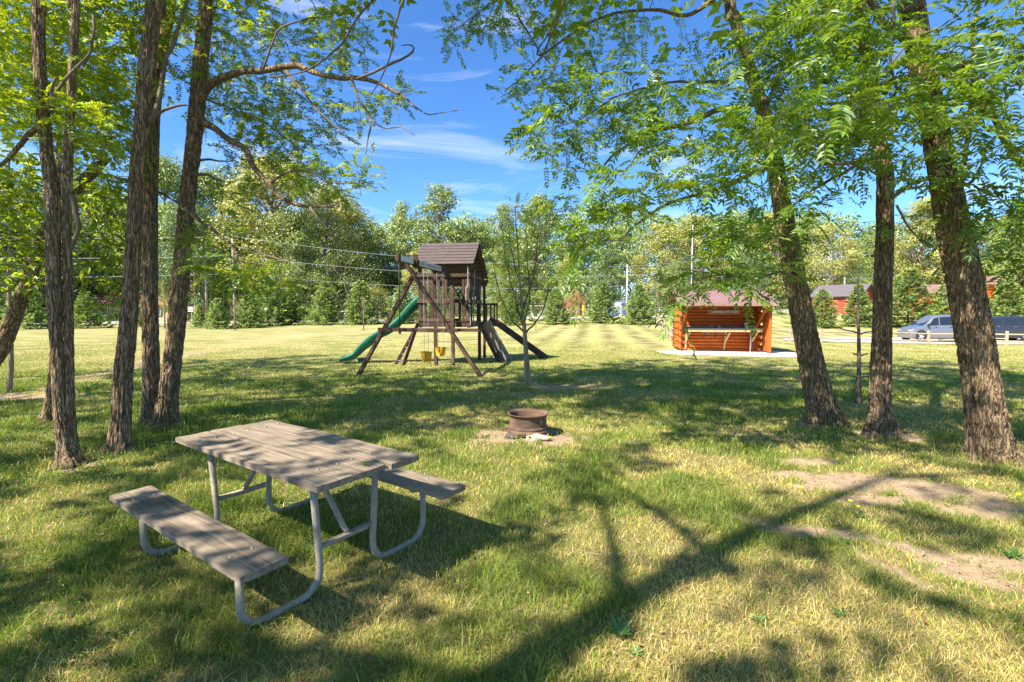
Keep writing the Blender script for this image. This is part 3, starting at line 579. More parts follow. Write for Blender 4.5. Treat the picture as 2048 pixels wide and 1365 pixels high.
near_tree('upright_tree', 'upright tree in the middle of the three large right hand trunks', 'tree', GR, [t2],
  [TP([(1752, 320, 14), (1720, 322, 9), (1690, 345, 8), (1650, 365, 7), (1600, 400, 5), (1560, 430, 3), (1520, 460, 2)], d2, d2-.8), TP([(1788, 395, 10), (1810, 380, 8), (1840, 372, 7), (1880, 370, 5)], d2, d2+.2), TP([(1740, 210, 12), (1700, 190, 8), (1640, 160, 7), (1570, 130, 5), (1500, 90, 3)], d2+.1, d2-.9), TP([(1795, 410, 6), (1815, 450, 4), (1840, 480, 3), (1862, 492, 2)], d2)],
  [BL(1600, 90, 5.8, 110, 80, .7, 44, 'walnut'), BL(1650, 200, 5.6, 110, 70, .7, 41, 'walnut'), BL(1560, 300, 5.8, 100, 70, .6, 36, 'walnut'), BL(1700, 290, 5.4, 80, 60, .5, 31, 'walnut'), BL(1600, 430, 6.0, 60, 60, .5, 13, 'walnut'), BL(1660, 350, 6.2, 90, 50, .6, 22, 'locustb'), BL(1700, 60, 5.4, 70, 70, .5, 31, 'walnut'), BL(1820, 440, 6.4, 50, 40, .4, 11, 'locust'),
   BW(5.4, 6.4, 8.6, 2.8, 2.6, 2.4, 70), BW(4.2, 4.4, 7.2, 2.2, 2.0, 1.2, 34)], 22, WALNUT, flare=.32)
d3 = G(1985, 918)[1]
t3 = ext(TP([(1985, 922, 118), (1975, 870, 98), (1967, 810, 90), (1958, 740, 88), (1946, 660, 88), (1932, 580, 84), (1916, 500, 79), (1902, 430, 74), (1886, 350, 65), (1873, 280, 61), (1860, 210, 58), (1846, 140, 56), (1834, 70, 54), (1824, 0, 54), (1816, -70, 52)], d3, d3-.1), P(1760, -900, 6.), .05)
near_tree('thick_trunk_tree', 'thickest tree, scarred trunk leaning left near the right edge', 'tree', GR, [t3],
  [TP([(1850, 150, 30), (1880, 118, 24), (1915, 122, 20), (1945, 150, 18), (1960, 190, 16), (1990, 235, 18), (2020, 300, 20), (2060, 345, 22)], d3, d3+.6), TP([(1868, 130, 34), (1900, 150, 26), (1940, 190, 24), (1975, 225, 24)], d3, d3+.3),
   TP([(1838, 110, 26), (1800, 70, 20), (1770, 50, 18), (1740, 0, 16), (1720, -50, 12)], d3, d3-.4), TP([(1905, 370, 12), (1935, 372, 8), (1950, 360, 8), (1965, 320, 6), (1975, 290, 6), (2010, 262, 5), (2060, 220, 4)], d3, d3-.3), TP([(1922, 400, 10), (1925, 350, 12), (1935, 280, 12), (1944, 200, 12), (1946, 120, 11), (1945, 60, 9), (1955, 20, 6)], d3+.5, d3+.7),
   TP([(1870, 260, 8), (1810, 200, 6), (1780, 130, 6), (1790, 60, 6), (1788, 0, 6)], d3-.3, d3-.7), TP([(1775, 135, 5), (1820, 90, 5), (1870, 60, 4), (1930, 20, 4)], d3-.6, d3-.9), TP([(1850, 190, 8), (1800, 250, 7), (1740, 300, 6), (1700, 325, 6), (1640, 320, 6), (1660, 260, 5), (1640, 215, 4), (1590, 185, 3), (1500, 178, 2), (1450, 182, 2)], d3-.2, d3-1.2)],
  [BL(1960, 60, 4.9, 110, 80, .7, 44, 'walnut'), BL(1960, 200, 4.7, 110, 70, .6, 39, 'walnut'), BL(1990, 330, 4.9, 90, 60, .6, 33, 'walnut'), BL(1980, 440, 5.2, 80, 55, .5, 26, 'walnut'), BL(1860, 270, 4.6, 80, 50, .4, 15, 'walnut'), BL(1740, 130, 5.4, 50, 110, .4, 24, 'walnut'), BL(1520, 110, 5.8, 80, 90, .5, 30, 'walnut'), BL(1760, 170, 4.4, 80, 60, .5, 18, 'walnut'), BL(1700, 220, 4.2, 110, 50, .5, 26, 'walnut'), BL(1680, 30, 4.4, 90, 50, .5, 23, 'walnut'), BL(1540, 240, 4.6, 60, 50, .4, 13, 'walnut'), BL(1900, 520, 5.8, 40, 20, .3, 3, 'walnut'), BL(2060, 520, 5.2, 40, 40, .4, 10, 'walnut'),
   BW(5.6, 5.0, 8.6, 3.0, 2.8, 2.4, 60), BW(7.5, 4.2, 6.4, 2.0, 2.2, 2.0, 34), BW(5.2, 4.6, 11.4, 2.4, 2.4, 1.8, 26)], 23, WALNUT, flare=.30, n=150)
# trees behind and beside the camera: they cast the dappled shade over the foreground
GB = 'shade trees behind the photographer'
for i, (x, y, hh, rr) in enumerate([(-6.7, -2.0, 8.0, .17), (-9.2, 2.6, 10.5, .19), (-4.2, -1.1, 11.5, .19), (-12.5, 7.0, 11, .2), (2.8, -3.2, 8.5, .15), (-14.5, 11.2, 11.5, .2)]):
    r = np.random.default_rng(40+i); top = V([x+r.uniform(-.5, .5), y+r.uniform(-.5, .5), hh])
    limbs = []
    for k in range(6):
        a = k*1.05+r.random(); z = (3.6+k*.75)*(1 if i != 2 else 1.45); L = 2.2-.15*k; p0 = V([x, y, z])+(top-V([x, y, 0]))*V([1, 1, 0])*z/hh
        limbs.append(([p0, p0+V([cos(a)*L*.5, sin(a)*L*.5, .45]), p0+V([cos(a)*L, sin(a)*L, .7])], [.06, .035, .015]))
    near_tree('shade_tree', 'furrowed shade tree behind the camera, outside the photograph', 'tree', GB, [([V([x, y, -.02]), V([x+.05, y, hh*.3]), V([x, y+.1, hh*.65]), top], [rr, rr*.8, rr*.55, .03])], limbs,
      [BW(x, y, hh*(.55 if i != 2 else .78), 2.7, 2.5, 1.5, 46 if i != 2 else 9), BW(x+.2, y, hh*.8, 2.6, 2.6, 1.8, 64 if i != 2 else 13)]+([BW(-1.6, 1.2, 10.2, 2.4, 2.2, 1.2, 5)] if i == 2 else [BW(-6.5, -1.1, 6.0, 1.9, 1.8, 1.0, 30)] if i == 0 else []), 40+i, LOCUST, n=40, step=.08)
# centre sapling ---------------------------------------------------------
bs = G(1056, 767); ds = bs[1]
near_tree('staked_sapling', 'slender sapling with a sparse narrow crown beside the playset', 'tree', None,
  [TP([(1056, 769, 15), (1053, 720, 11), (1049, 660, 8), (1045, 620, 6.5), (1040, 570, 4.8), (1036, 500, 3.4), (1032, 450, 2.2), (1030, 412, 1.0)], ds)],
  [TP([(1046, 650, 5), (1030, 600, 3.5), (1018, 550, 2.5), (1008, 490, 1.8), (1004, 440, 1.2)], ds, ds-.3), TP([(1045, 620, 5), (1062, 570, 3.5), (1072, 520, 2.5), (1078, 460, 1.6), (1080, 420, 1)], ds, ds+.2), TP([(1047, 665, 4), (1020, 635, 3), (1000, 590, 2.4), (990, 540, 1.6), (984, 500, 1)], ds, ds+.4),
   TP([(1048, 670, 4), (1075, 640, 3), (1092, 600, 2.4), (1098, 560, 1.6)], ds, ds-.3), TP([(1040, 570, 3), (1022, 500, 2), (1018, 440, 1.2)], ds, ds+.3), TP([(1047, 655, 4), (1058, 600, 3), (1056, 530, 2), (1052, 460, 1.3)], ds, ds-.4)],
  [BL(1036, 475, ds, 48, 76, .6, 120, 'locustb', 1.1), BL(1040, 570, ds, 62, 60, .7, 90, 'locustb', 1.0), BL(1035, 630, ds, 50, 24, .5, 16, 'locustb', 1.0)], 30, leafmat('sapling_leaf', (.26, .35, .040), (.48, .58, .03), .48), flare=.25, trunkmat=BARK2, n=40, depth=.03)
# dead little conifer between the right trunks
dd = G(1716, 806)[1]
near_tree('dead_conifer', 'small dead conifer with bare twigs and a browning tip between two large trunks', 'tree', None,
  [TP([(1717, 808, 16), (1717, 770, 11), (1718, 720, 9), (1717, 650, 7), (1716, 600, 5), (1716, 560, 3), (1716, 540, 1.5)], dd)],
  [TP(l, dd, dd+e) for l, e in [([(1718, 667, 4), (1690, 660, 3), (1665, 655, 2)], -.3), ([(1718, 668, 4), (1740, 664, 3), (1765, 662, 2)], .2), ([(1717, 650, 3), (1700, 635, 2), (1680, 625, 1.4)], .3), ([(1717, 710, 4), (1705, 708, 3.5)], 0), ([(1718, 712, 4), (1735, 708, 3)], .1),
     ([(1717, 755, 4), (1700, 752, 3), (1680, 748, 1.5)], -.2), ([(1718, 756, 4), (1760, 750, 3), (1800, 748, 2.5), (1835, 742, 1.5)], .2), ([(1717, 640, 3), (1740, 622, 2), (1752, 610, 1.2)], -.3), ([(1716, 625, 2.5), (1695, 605, 2), (1675, 600, 1)], .2), ([(1717, 760, 3), (1712, 770, 2), (1700, 775, 1.2)], -.5)]],
  [], 31, SPRUCE, flare=.3, trunkmat=TWIG, n=32, depth=.03)
# ------------------------------------------------------------------ far trees
def cards(mb, C, Nn, size, r, col, asp=.62):
    n = len(C); Nn = nrm(Nn+r.normal(0, .45, (n, 3))); a = nrm(np.cross(Nn, r.normal(0, 1, (n, 3)))); b = np.cross(Nn, a); s = size[:, None]/2
    v = np.stack([C-a*s, C+b*s*asp-a*s*.1, C+a*s, C-b*s*asp+a*s*.15], 1); i = np.arange(n)*4
    mb.add(v.reshape(-1, 3), [np.stack([i, i+1, i+2, i+3], 1)], np.repeat(col, 4, 0))
def decid(name, seed, h, w, dens, clump, leaf, lm, bm, low=.18, airy=0., tr=.02):
    """far broadleaf tree: tapered trunk, limbs to every clump, clumps of leaf sized faces"""
    r = np.random.default_rng(seed); root = thing(name, 'tree', 'tree'); tr_ = MB(); tw = MB(); fo = MB()
    k = np.linspace(0, 1, 9); px = np.cumsum(r.normal(0, .012*h, 9)); py = np.cumsum(r.normal(0, .012*h, 9)); px -= px[0]; py -= py[0]
    sp_ = np.stack([px, py, k*h*.94-.3], 1); rad = tr*h*(1-k*.9)*(1+.5*np.exp(-k*18)); tr_.tube(sp_, rad, 9); tr_.build('trunk', bm, root, True, True)
    n = int(dens); cs = []
    while len(cs) < n:
        t = low+(1-low)*r.random(); prof = np.sin(np.clip((t-low)/(1-low), .02, 1)*pi*.93+.12)**.55*(1-.30*t)
        a = r.random()*2*pi; q = (.30+.70*r.random()**.5)*prof*w/2*(.8+.4*vn3(V([cos(a)*2+seed]), V([sin(a)*2]), V([t*4]))[0])
        cs.append([q*cos(a), q*sin(a), t*h])
    cs = V(cs); axis = np.stack([np.interp(cs[:, 2]/h, k*.94, px), np.interp(cs[:, 2]/h, k*.94, py)], 1); cs[:, :2] += axis
    for c in cs:
        z0 = max(h*low*.7, c[2]-np.hypot(*(c[:2]))*.75-.04*h); b = V([np.interp(z0/h, k*.94, px), np.interp(z0/h, k*.94, py), z0])
        m = (b+c)/2+V([0, 0, -.02*h])+r.normal(0, .012*h, 3); q_ = spline([b, m, c], h*.06); fo.cur = 1; fo.tube(q_, np.linspace(.0055*h, .0012*h, len(q_)), 4, cap=False); fo.cur = 0
    rc = clump*h*(.7+.6*r.random(n)); nl = int(leaf/n)
    for c, q in zip(cs, rc):
        d = nrm(r.normal(0, 1, (nl, 3))); rr = q*(.45+.6*r.random((nl, 1))**.6); pos = c+d*rr*V([1.15, 1.15, .72])+r.normal(0, .12*q, (nl, 3))
        tone = (.80+.4*r.random())*(.85+.3*r.random((nl, 1))); yel = r.random((nl, 1))*.3
        cards(fo, pos, d+V([0, 0, .5]), h*.0150*(.7+.7*r.random(nl)), r, tone*np.concatenate([1+yel, 1+yel*.5, 1-yel*.3], 1))
    fo.build('crown', [lm, bm], root, False, True, colattr=True); return root
def spruce(name, seed, h, w, lm=SPRUCE, open_=0.):
    r = np.random.default_rng(seed); root = thing(name, 'spruce', 'spruce'); tr_ = MB(); fo = MB(); tw = MB()
    tr_.tube([[0, 0, -.2], [0, 0, h*.5], [.01*h, 0, h*.99]], [.016*h, .009*h, .002*h], 8); tr_.build('trunk', TWIG, root, True, True)
    nw = int(15+open_*2)
    for i in range(nw):
        t = .035+.93*(i/(nw-1))**.92; z = t*h; L = w/2*(1-t)**.78*(.9+.25*r.random())+.03*h*(1-t)+.02*h; nb = max(5, int(11*(1-t)+4))
        for j in range(nb):
            a = j/nb*2*pi+i*.7+r.normal(0, .18); LL = L*(.72+.45*r.random()); dr = V([cos(a), sin(a), 0]); rise = -.10+.55*t+r.normal(0, .06)
            s = np.linspace(0, 1, 5)[:, None]; p = V([0, 0, z])+dr*LL*s+V([0, 0, 1])*LL*(rise*s+.16*s*s-.12*np.sin(s*pi))
            fo.cur = 1; fo.tube(p, np.linspace(.005*h, .001*h, 5), 3, cap=False); fo.cur = 0
            m = int(34+44*(1-t)); u = .18+.82*r.random(m)**.75; pos = V([0, 0, z])+dr*(LL*u)[:, None]; pos[:, 2] += LL*(rise*u+.16*u*u-.12*np.sin(u*pi))
            sd = V([-sin(a), cos(a), 0]); off = (r.random(m)*2-1)*LL*.34*(1.1-u)
            pos = pos+sd*off[:, None]+r.normal(0, .008*h, (m, 3)); d = nrm(dr*.8+sd*np.sign(off)[:, None]*.7+V([0, 0, .15])+r.normal(0, .25, (m, 3)))
            pos[:, 2] -= np.abs(off)*.25
            tone = (.78+.44*r.random())*(.85+.3*r.random((m, 1))); tip = (u[:, None] > .75)*.25
            ll = h*.050*(.7+.6*r.random(m)); leaf_shapes(fo, pos, d, V([0, 0, 1.])+r.normal(0, .5, (m, 3)), ll, ll*.5, tone*np.concatenate([1+tip, 1+tip, 1-tip*.2], 1), True)
    fo.build('crown', [lm, TWIG], root, False, True, colattr=True); return root
protos = {}
def place(kind, loc, h, label, group, cat=None, w=None, rz=0, name=None):
    src, h0, used = protos[kind]
    if not used: o = src; protos[kind][2] = True
    else: o = copy_tree(src)
    o.location = [float(q) for q in loc]; s = h/h0; o.scale = (s*(w or 1), s*(w or 1), s); o.rotation_euler = (0, 0, rz)
    o["label"] = label; o["category"] = cat or ('spruce' if 'spruce' in kind else 'tree')
    if group: o["group"] = group
    elif "group" in o: del o["group"]
    return o
protos['dense'] = [decid('broadleaf_tree', 101, 22, 16, 120, .085, 30000, FARLEAF, BARK2, .03), 22, False]
protos['round'] = [decid('round_tree', 102, 20, 18, 110, .095, 28000, FARDARK, BARK2, .03), 20, False]
protos['yellow'] = [decid('pale_tree', 103, 22, 16, 110, .075, 25000, FARYEL, BARK2, .06), 22, False]
protos['airy'] = [decid('airy_tree', 104, 22, 9, 56, .058, 8500, FARLEAF, BARK2, .34, tr=.013), 22, False]
protos['pale'] = [decid('pale_trunk_tree', 105, 17, 11, 75, .075, 15000, FARYEL, BARKW, .30, tr=.02), 17, False]
protos['pine'] = [decid('pine_tree', 106, 16, 9, 80, .085, 18000, FARDARK, BARK2, .16), 16, False]
protos['cone'] = [decid('conical_tree', 107, 20, 9, 130, .065, 24000, FARLEAF, BARK2, .05), 20, False]
protos['shrub'] = [decid('shrub', 108, 4, 4.6, 40, .13, 4500, FARLEAF, TWIG, .02), 4, False]
protos['yellowshrub'] = [decid('yellow_shrub', 109, 4, 3.4, 30, .12, 3000, leafmat('yellow_leaf', (.40, .42, .03), (.5, .5, .03), .3), TWIG, .25), 4, False]
protos['spruce'] = [spruce('spruce', 201, 4, 3.5), 4, False]
protos['spruceb'] = [spruce('spruce', 202, 4, 3.1, open_=1), 4, False]
protos['sprucec'] = [spruce('spruce', 203, 4, 2.4), 4, False]
# skyline trees: pixel column, distance, pixel of the top, kind, width factor, label
sky = [(-150, 66, 300, 'dense', 1.0, 'leafy tree beyond the road, outermost on the left'), (-40, 74, 330, 'round', 1, 'dark leafy tree behind the leaning tree at the left edge'),
 (70, 70, 385, 'round', .9, 'dark round tree behind the twin trunk tree'), (165, 82, 355, 'dense', .9, 'leafy tree on the skyline between the twin trunks and the straight trunk'),
 (250, 92, 400, 'round', .9, 'dark tree behind the low house on the left'), (325, 80, 322, 'dense', .8, 'tall leafy tree seen between the straight trunk and the forked tree'), (395, 74, 420, 'round', .8, 'dark tree behind the sign and the log stack'),
 (445, 86, 352, 'dense', .95, 'broad green tree rising behind the utility pole'), (540, 74, 328, 'yellow', 1.0, 'tall pale yellow green tree, highest left of the playset'), (505, 78, 440, 'round', .8, 'lower green tree filling the gap below the tall pale tree'),
 (600, 70, 430, 'dense', .8, 'dense green tree behind the person with the trimmer'), (650, 82, 378, 'yellow', .85, 'pale tree right of the tallest yellow green one'), (712, 90, 425, 'dense', .7, 'small crowned tree at the right end of the left tree line'),
 (700, 66, 505, 'shrub', 1.0, 'big leafy thicket tree behind the left swing leg'), (765, 98, 462, 'dense', .8, 'low distant tree in the dip left of the playset roof'), (806, 92, 408, 'airy', .8, 'thin airy tree with a bent dark stem left of the playset roof'),
 (878, 90, 376, 'airy', 1.05, 'tall airy tree rising straight above the playset roof'), (925, 98, 462, 'dense', .8, 'low tree just right above the playset roof'), (845, 76, 500, 'pale', .9, 'light green tree hidden mostly behind the playset'), (965, 92, 448, 'airy', 1.2, 'feathery tree between the playset and the sapling'),
 (1010, 95, 412, 'airy', .8, 'feathery slim tree behind the top of the sapling'), (1076, 78, 396, 'cone', .86, 'cone shaped tree standing highest right of the sapling'), (1000, 74, 500, 'dense', .7, 'green tree behind the lower sapling crown'), (1150, 98, 462, 'dense', .75, 'far low tree right of the cone shaped tree'),
 (1130, 76, 520, 'yellow', .6, 'low light tree behind the brown gable cabin'), (1215, 78, 500, 'pine', 1.0, 'blue green pine behind the silver trailer'), (1240, 92, 452, 'airy', 1.2, 'half bare tree over the pine'), (1310, 80, 452, 'yellow', .9, 'wide brownish green tree behind the white pole'), (1395, 84, 440, 'yellow', .9, 'pale green tree above the kitchen shelter roof, left half'),
 (1350, 70, 525, 'dense', .6, 'small green tree just left behind the kitchen shelter'), (1470, 88, 436, 'dense', .9, 'tree above the right half of the kitchen shelter roof'), (1550, 80, 432, 'yellow', .9, 'pale tree behind the leaning right trunk'), (1500, 72, 505, 'round', .6, 'darker low tree right behind the kitchen shelter'),
 (1652, 68, 448, 'pale', 1.0, 'tree with a pale grey trunk left of the red cabin'), (1610, 90, 440, 'dense', .8, 'tree on the skyline left above the red cabin'), (1730, 90, 478, 'dense', 1.0, 'low skyline tree over the red cabin'), (1700, 84, 520, 'pine', .9, 'dark tree right behind the red cabin'),
 (1832, 78, 404, 'yellow', .9, 'big yellow green tree between the upright and the thick trunk'), (1800, 86, 500, 'round', .8, 'dark tree below the big yellow green one'), (1925, 84, 450, 'round', .9, 'dark tree behind the thick trunk'), (2020, 74, 425, 'dense', 1, 'leafy tree on the right behind the dark car'), (2110, 76, 400, 'yellow', 1, 'pale tree past the right edge'), (2230, 72, 380, 'dense', 1, 'leafy tree outermost on the right')]
rr_ = np.random.default_rng(77)
for px, d, ty, kind, w, lab in sky:
    g = GD(px, d); top = P(px, ty, d)[2]; place(kind, g, top-g[2], lab, 'skyline trees around the field', w=w*1.15, rz=rr_.random()*6.28)
# spruces and shrubs along the far edge of the lawn: column, base row, top row
spr = [(-40, 52, 560, 'spruce', 'spruce outermost left behind the leaning tree'), (58, 50, 568, 'spruce', 'wide pale spruce behind the twin trunk tree'), (176, 52, 585, 'spruce', 'bushy blue green spruce in front of the low house'), (285, 56, 600, 'spruceb', 'spruce peeping between the straight and the forked trunks'),
 (400, 54, 610, 'sprucec', 'little spruce just right of the forked tree'), (437, 50, 597, 'spruceb', 'round spruce between the log stack and the utility pole'), (500, 52, 586, 'spruceb', 'dark see-through spruce right of the utility pole'), (540, 57, 560, 'spruce', 'tall spruce left of the person with the trimmer'),
 (583, 58, 577, 'sprucec', 'narrow spruce just right of the person'), (652, 58, 566, 'spruce', 'broad grey green spruce left of the swing set'), (722, 57, 563, 'spruceb', 'tall thin topped spruce behind the young bare tree'), (805, 58, 572, 'spruce', 'spruce behind the slide'), (868, 60, 590, 'spruceb', 'spruce seen through the playset'),
 (1022, 52, 588, 'spruceb', 'spruce behind the climbing ramp'), (1112, 53, 578, 'spruce', 'full round spruce left of the yellow post'), (1203, 54, 566, 'spruce', 'largest spruce between the yellow post and the white pole'), (1277, 52, 570, 'spruceb', 'spruce right of the white pole, left of the kitchen shelter'), (1358, 54, 592, 'sprucec', 'spruce half hidden by the left log corner of the kitchen shelter'),
 (1643, 46, 580, 'spruceb', 'spruce between the leaning trunk and the red cabin'), (1598, 50, 600, 'spruceb', 'spruce just right behind the kitchen shelter'), (1714, 47, 570, 'sprucec', 'spruce behind the small dead conifer'), (1815, 46, 540, 'spruce', 'tall spruce between the upright trunk and the grey van'), (1888, 45, 570, 'spruce', 'spruce standing over the grey van'), (2010, 45, 560, 'spruceb', 'bright spruce above the dark car'), (2085, 44, 545, 'spruce', 'spruce outermost right above the dark car')]
for px, d, ty, kind, lab in spr:
    g = GD(px, d); h = P(px, ty, d)[2]-g[2]; wpx = {'spruce': 1.0, 'spruceb': .95, 'sprucec': 1}[kind]; place(kind, g, h, lab, 'young spruces along the far edge of the lawn', w=wpx*1.08, rz=rr_.random()*6.28)
shr = [(755, 60, 570, 'yellowshrub', 'bright yellow shrub left of the playset'), (630, 64, 590, 'shrub', 'leafy shrub behind the person'), (30, 60, 590, 'shrub', 'leafy shrub at the far left beyond the lawn'), (480, 60, 600, 'shrub', 'pale leafy shrub behind the utility pole'), (900, 66, 560, 'shrub', 'leafy shrub seen behind the playset tower'), (985, 68, 575, 'shrub', 'leafy shrub right behind the climbing wall'),
 (1080, 66, 560, 'shrub', 'leafy shrub behind the golf cart'), (1310, 68, 575, 'shrub', 'leafy shrub right of the white pole'), (1740, 52, 600, 'shrub', 'leafy shrub right of the red cabin'), (1850, 54, 585, 'shrub', 'leafy shrub beside the yellow slide'), (1960, 56, 575, 'shrub', 'leafy shrub under the right hand cabin roof'), (1560, 60, 585, 'shrub', 'leafy shrub behind the right end of the kitchen shelter'), (360, 66, 600, 'shrub', 'dark shrub by the roadside sign'), (1160, 72, 548, 'shrub', 'shrub over the roof of the brown gable cabin')]
for px, d, ty, kind, lab in shr:
    g = GD(px, d); place(kind, g, P(px, ty, d)[2]-g[2], lab, None if kind != 'shrub' else 'leafy shrubs at the edge of the woods', cat='shrub', rz=rr_.random()*6.28)
# the wood behind everything, one mass
r = np.random.default_rng(55); fo = MB(); n = 210000
s = r.uniform(-1.9, 1.9, n); d = 96+34*r.random(n); x = s*96; hh = 15+8*fbm(s*9, s*0+3, 2, 3)+4*np.sin(s*6)*.3
z = hh*r.random(n)**.8; bump = (fbm(x*.18, z*.25, 8, 3)-.5)*16; yv = 96+bump+8*r.random(n)
gz_ = T(x, yv); pos = np.stack([x, yv, gz_+z], 1)
tone = (.75+.4*fbm(x*.3, z*.4, 4, 2))[:, None]*(.85+.3*r.random((n, 1)))
cards(fo, pos, np.broadcast_to(V([0, -.5, .6]), (n, 3)), .55*(.7+.7*r.random(n)), r, tone*V([1, 1, 1]))
tag(fo.build('woods', FARLEAF, colattr=True), 'dark green wood beyond the trees', 'woods', kind='stuff')
# undergrowth at the wood's edge
fo = MB(); n = 42000; s = r.uniform(-1.5, 1.45, n); y0 = 76+5*fbm(s*14, s*0, 1, 2); x = s*y0; z = (2.2+2.4*fbm(s*22, s*0+5, 7, 3))*r.random(n)**.7; yv = y0+(r.random(n)-.5)*3
open_ = ((s > .06) & (s < .45)) | (s > .62); kp = ~(open_ & (r.random(n) < .75)); x, yv, z, s = x[kp], yv[kp], z[kp], s[kp]; n = len(x)
cards(fo, np.stack([x, yv, T(x, yv)+z], 1), np.broadcast_to(V([-.2, -.6, .6]), (n, 3)), .42*(.7+.7*r.random(n)), r, (.7+.6*fbm(x*.5, z, 2, 2))[:, None]*V([1, 1, 1.]))
tag(fo.build('undergrowth', FARDARK, colattr=True), 'bushy undergrowth at the foot of the wood', 'undergrowth', kind='stuff')
# ------------------------------------------------------------------ roads and gravel
def sheet(name, poly, mat_, lift=.012, ny=60, nx=10):   # poly: list of (left point, right point) cross lines
    mb = MB(); L_ = spline([p for p, _ in poly], .8); R_ = spline([q for _, q in poly], .8); m = min(len(L_), len(R_))
    L_ = L_[np.linspace(0, len(L_)-1, m).astype(int)]; R_ = R_[np.linspace(0, len(R_)-1, m).astype(int)]
    t = np.linspace(0, 1, nx)[None, :, None]; q = L_[:, None]*(1-t)+R_[:, None]*t
    q = q[..., :2]; q = q+((fbm(q[..., 0]*1.7, q[..., 1]*1.7, 3, 3)-.5)[..., None]*.5*((t == 0)|(t == 1)))
    z = gz(q[..., 0], q[..., 1])+lift; v = np.concatenate([q, z[..., None]], -1).reshape(-1, 3); i = (np.arange(m-1)*nx)[:, None]+np.arange(nx-1)
    mb.add(v, [np.stack([i, i+1, i+nx+1, i+nx], -1).reshape(-1, 4)]); o = mb.build(name, mat_, smooth=True); return tag(o, kind='structure')
ROADM = mat('road_gravel', (.30, .29, .275), .95, col2=(.42, .41, .39), nscale=3)
PALEG = mat('pale_gravel', (.40, .35, .29), .95, col2=(.56, .51, .44), nscale=30, bump=.5)
WHITEG = mat('white_gravel', (.55, .53, .50), .95, col2=(.80, .78, .75), nscale=70, bump=.8, stretch=(1, 1, 1))
sheet('road', [(GD(px, a), GD(px, b)) for px, a, b in [(-700, 66, 61), (0, 67, 63), (380, 68, 64), (560, 68, 64), (700, 68, 64.5), (900, 67, 63), (1050, 66, 62), (1200, 66, 62), (1400, 67, 63), (1650, 68, 64)]], ROADM, .05)
sheet('parking_gravel', [(GD(px, a), GD(px, b)) for px, a, b in [(1570, 35, 31.2), (1700, 37, 31), (1850, 38, 31.0), (2000, 38, 31), (2300, 38, 31), (2700, 38, 31)]], PALEG, .03)
sheet('gravel_pad', [(V([6.15, 20.6, 0]), V([6.35, 19.4, 0])), (V([7.0, 21.0, 0]), V([7.4, 18.75, 0])), (V([8.5, 21.5, 0]), V([9, 18.25, 0])), (V([10.6, 21.3, 0]), V([10.6, 18.05, 0])), (V([11.8, 20.6, 0]), V([11.7, 18.1, 0]))], WHITEG, .012, nx=14)
# ------------------------------------------------------------------ picnic table
def wood(name, c1, c2, ax='X', sc_=1., bump=.5, c3=None):
    m, nt, N, L = newmat(name); out = N('ShaderNodeOutputMaterial'); b = N('ShaderNodeBsdfPrincipled'); L(b.outputs[0], out.inputs[0]); b.inputs['Roughness'].default_value = .8; b.inputs['Specular IOR Level'].default_value = .25
    tc = N('ShaderNodeTexCoord'); mp = N('ShaderNodeMapping'); st = {'X': (.9, 14, 14), 'Y': (14, .9, 14), 'Z': (14, 14, .9)}[ax]; mp.inputs['Scale'].default_value = [q*sc_ for q in st]; L(tc.outputs['Object'], mp.inputs[0])
    wv = N('ShaderNodeTexNoise'); wv.inputs['Scale'].default_value = 1.6; wv.inputs['Detail'].default_value = 8; wv.inputs['Distortion'].default_value = 1.1; wv.inputs['Roughness'].default_value = .6; L(mp.outputs[0], wv.inputs['Vector'])
    wf = N('ShaderNodeTexNoise'); wf.inputs['Scale'].default_value = 9; wf.inputs['Detail'].default_value = 5; L(mp.outputs[0], wf.inputs['Vector'])
    cr = N('ShaderNodeValToRGB'); e = cr.color_ramp.elements; e[0].position = .30; e[1].position = .68; e[0].color = (*c1, 1); e[1].color = (*c2, 1); L(wv.outputs[0], cr.inputs[0])
    vo = N('ShaderNodeTexVoronoi'); vo.inputs['Scale'].default_value = 2.3; mk = N('ShaderNodeMapping'); mk.inputs['Scale'].default_value = {'X': (.55, 2.2, 2.2), 'Y': (2.2, .55, 2.2), 'Z': (2.2, 2.2, .55)}[ax]; L(tc.outputs['Object'], mk.inputs[0]); L(mk.outputs[0], vo.inputs['Vector'])
    kn = N('ShaderNodeMapRange'); kn.inputs[1].default_value = .05; kn.inputs[2].default_value = .10; kn.inputs[3].default_value = .75; kn.inputs[4].default_value = 0; L(vo.outputs['Distance'], kn.inputs[0])
    # dark weather stains
    st_ = N('ShaderNodeTexNoise'); st_.inputs['Scale'].default_value = 2.6; st_.inputs['Detail'].default_value = 6; L(tc.outputs['Object'], st_.inputs['Vector'])
    r2 = N('ShaderNodeMapRange'); r2.inputs[1].default_value = .56; r2.inputs[2].default_value = .72; r2.inputs[4].default_value = .7; L(st_.outputs[0], r2.inputs[0])
    mx = N('ShaderNodeMix'); mx.data_type = 'RGBA'; L(r2.outputs[0], mx.inputs[0]); L(cr.outputs[0], mx.inputs[6]); mx.inputs[7].default_value = (*(c3 or tuple(q*.45 for q in c1)), 1); mx2 = N('ShaderNodeMix'); mx2.data_type = 'RGBA'; L(kn.outputs[0], mx2.inputs[0]); L(mx.outputs[2], mx2.inputs[6]); mx2.inputs[7].default_value = (*[q*.4 for q in c1], 1); L(mx2.outputs[2], b.inputs['Base Color'])
    bp = N('ShaderNodeBump'); bp.inputs['Strength'].default_value = bump; bp.inputs['Distance'].default_value = .006; ad = N('ShaderNodeMath'); ad.operation = 'ADD'; L(wv.outputs[0], ad.inputs[0]); L(wf.outputs[0], ad.inputs[1]); L(ad.outputs[0], bp.inputs['Height']); L(bp.outputs[0], b.inputs['Normal'])
    return m
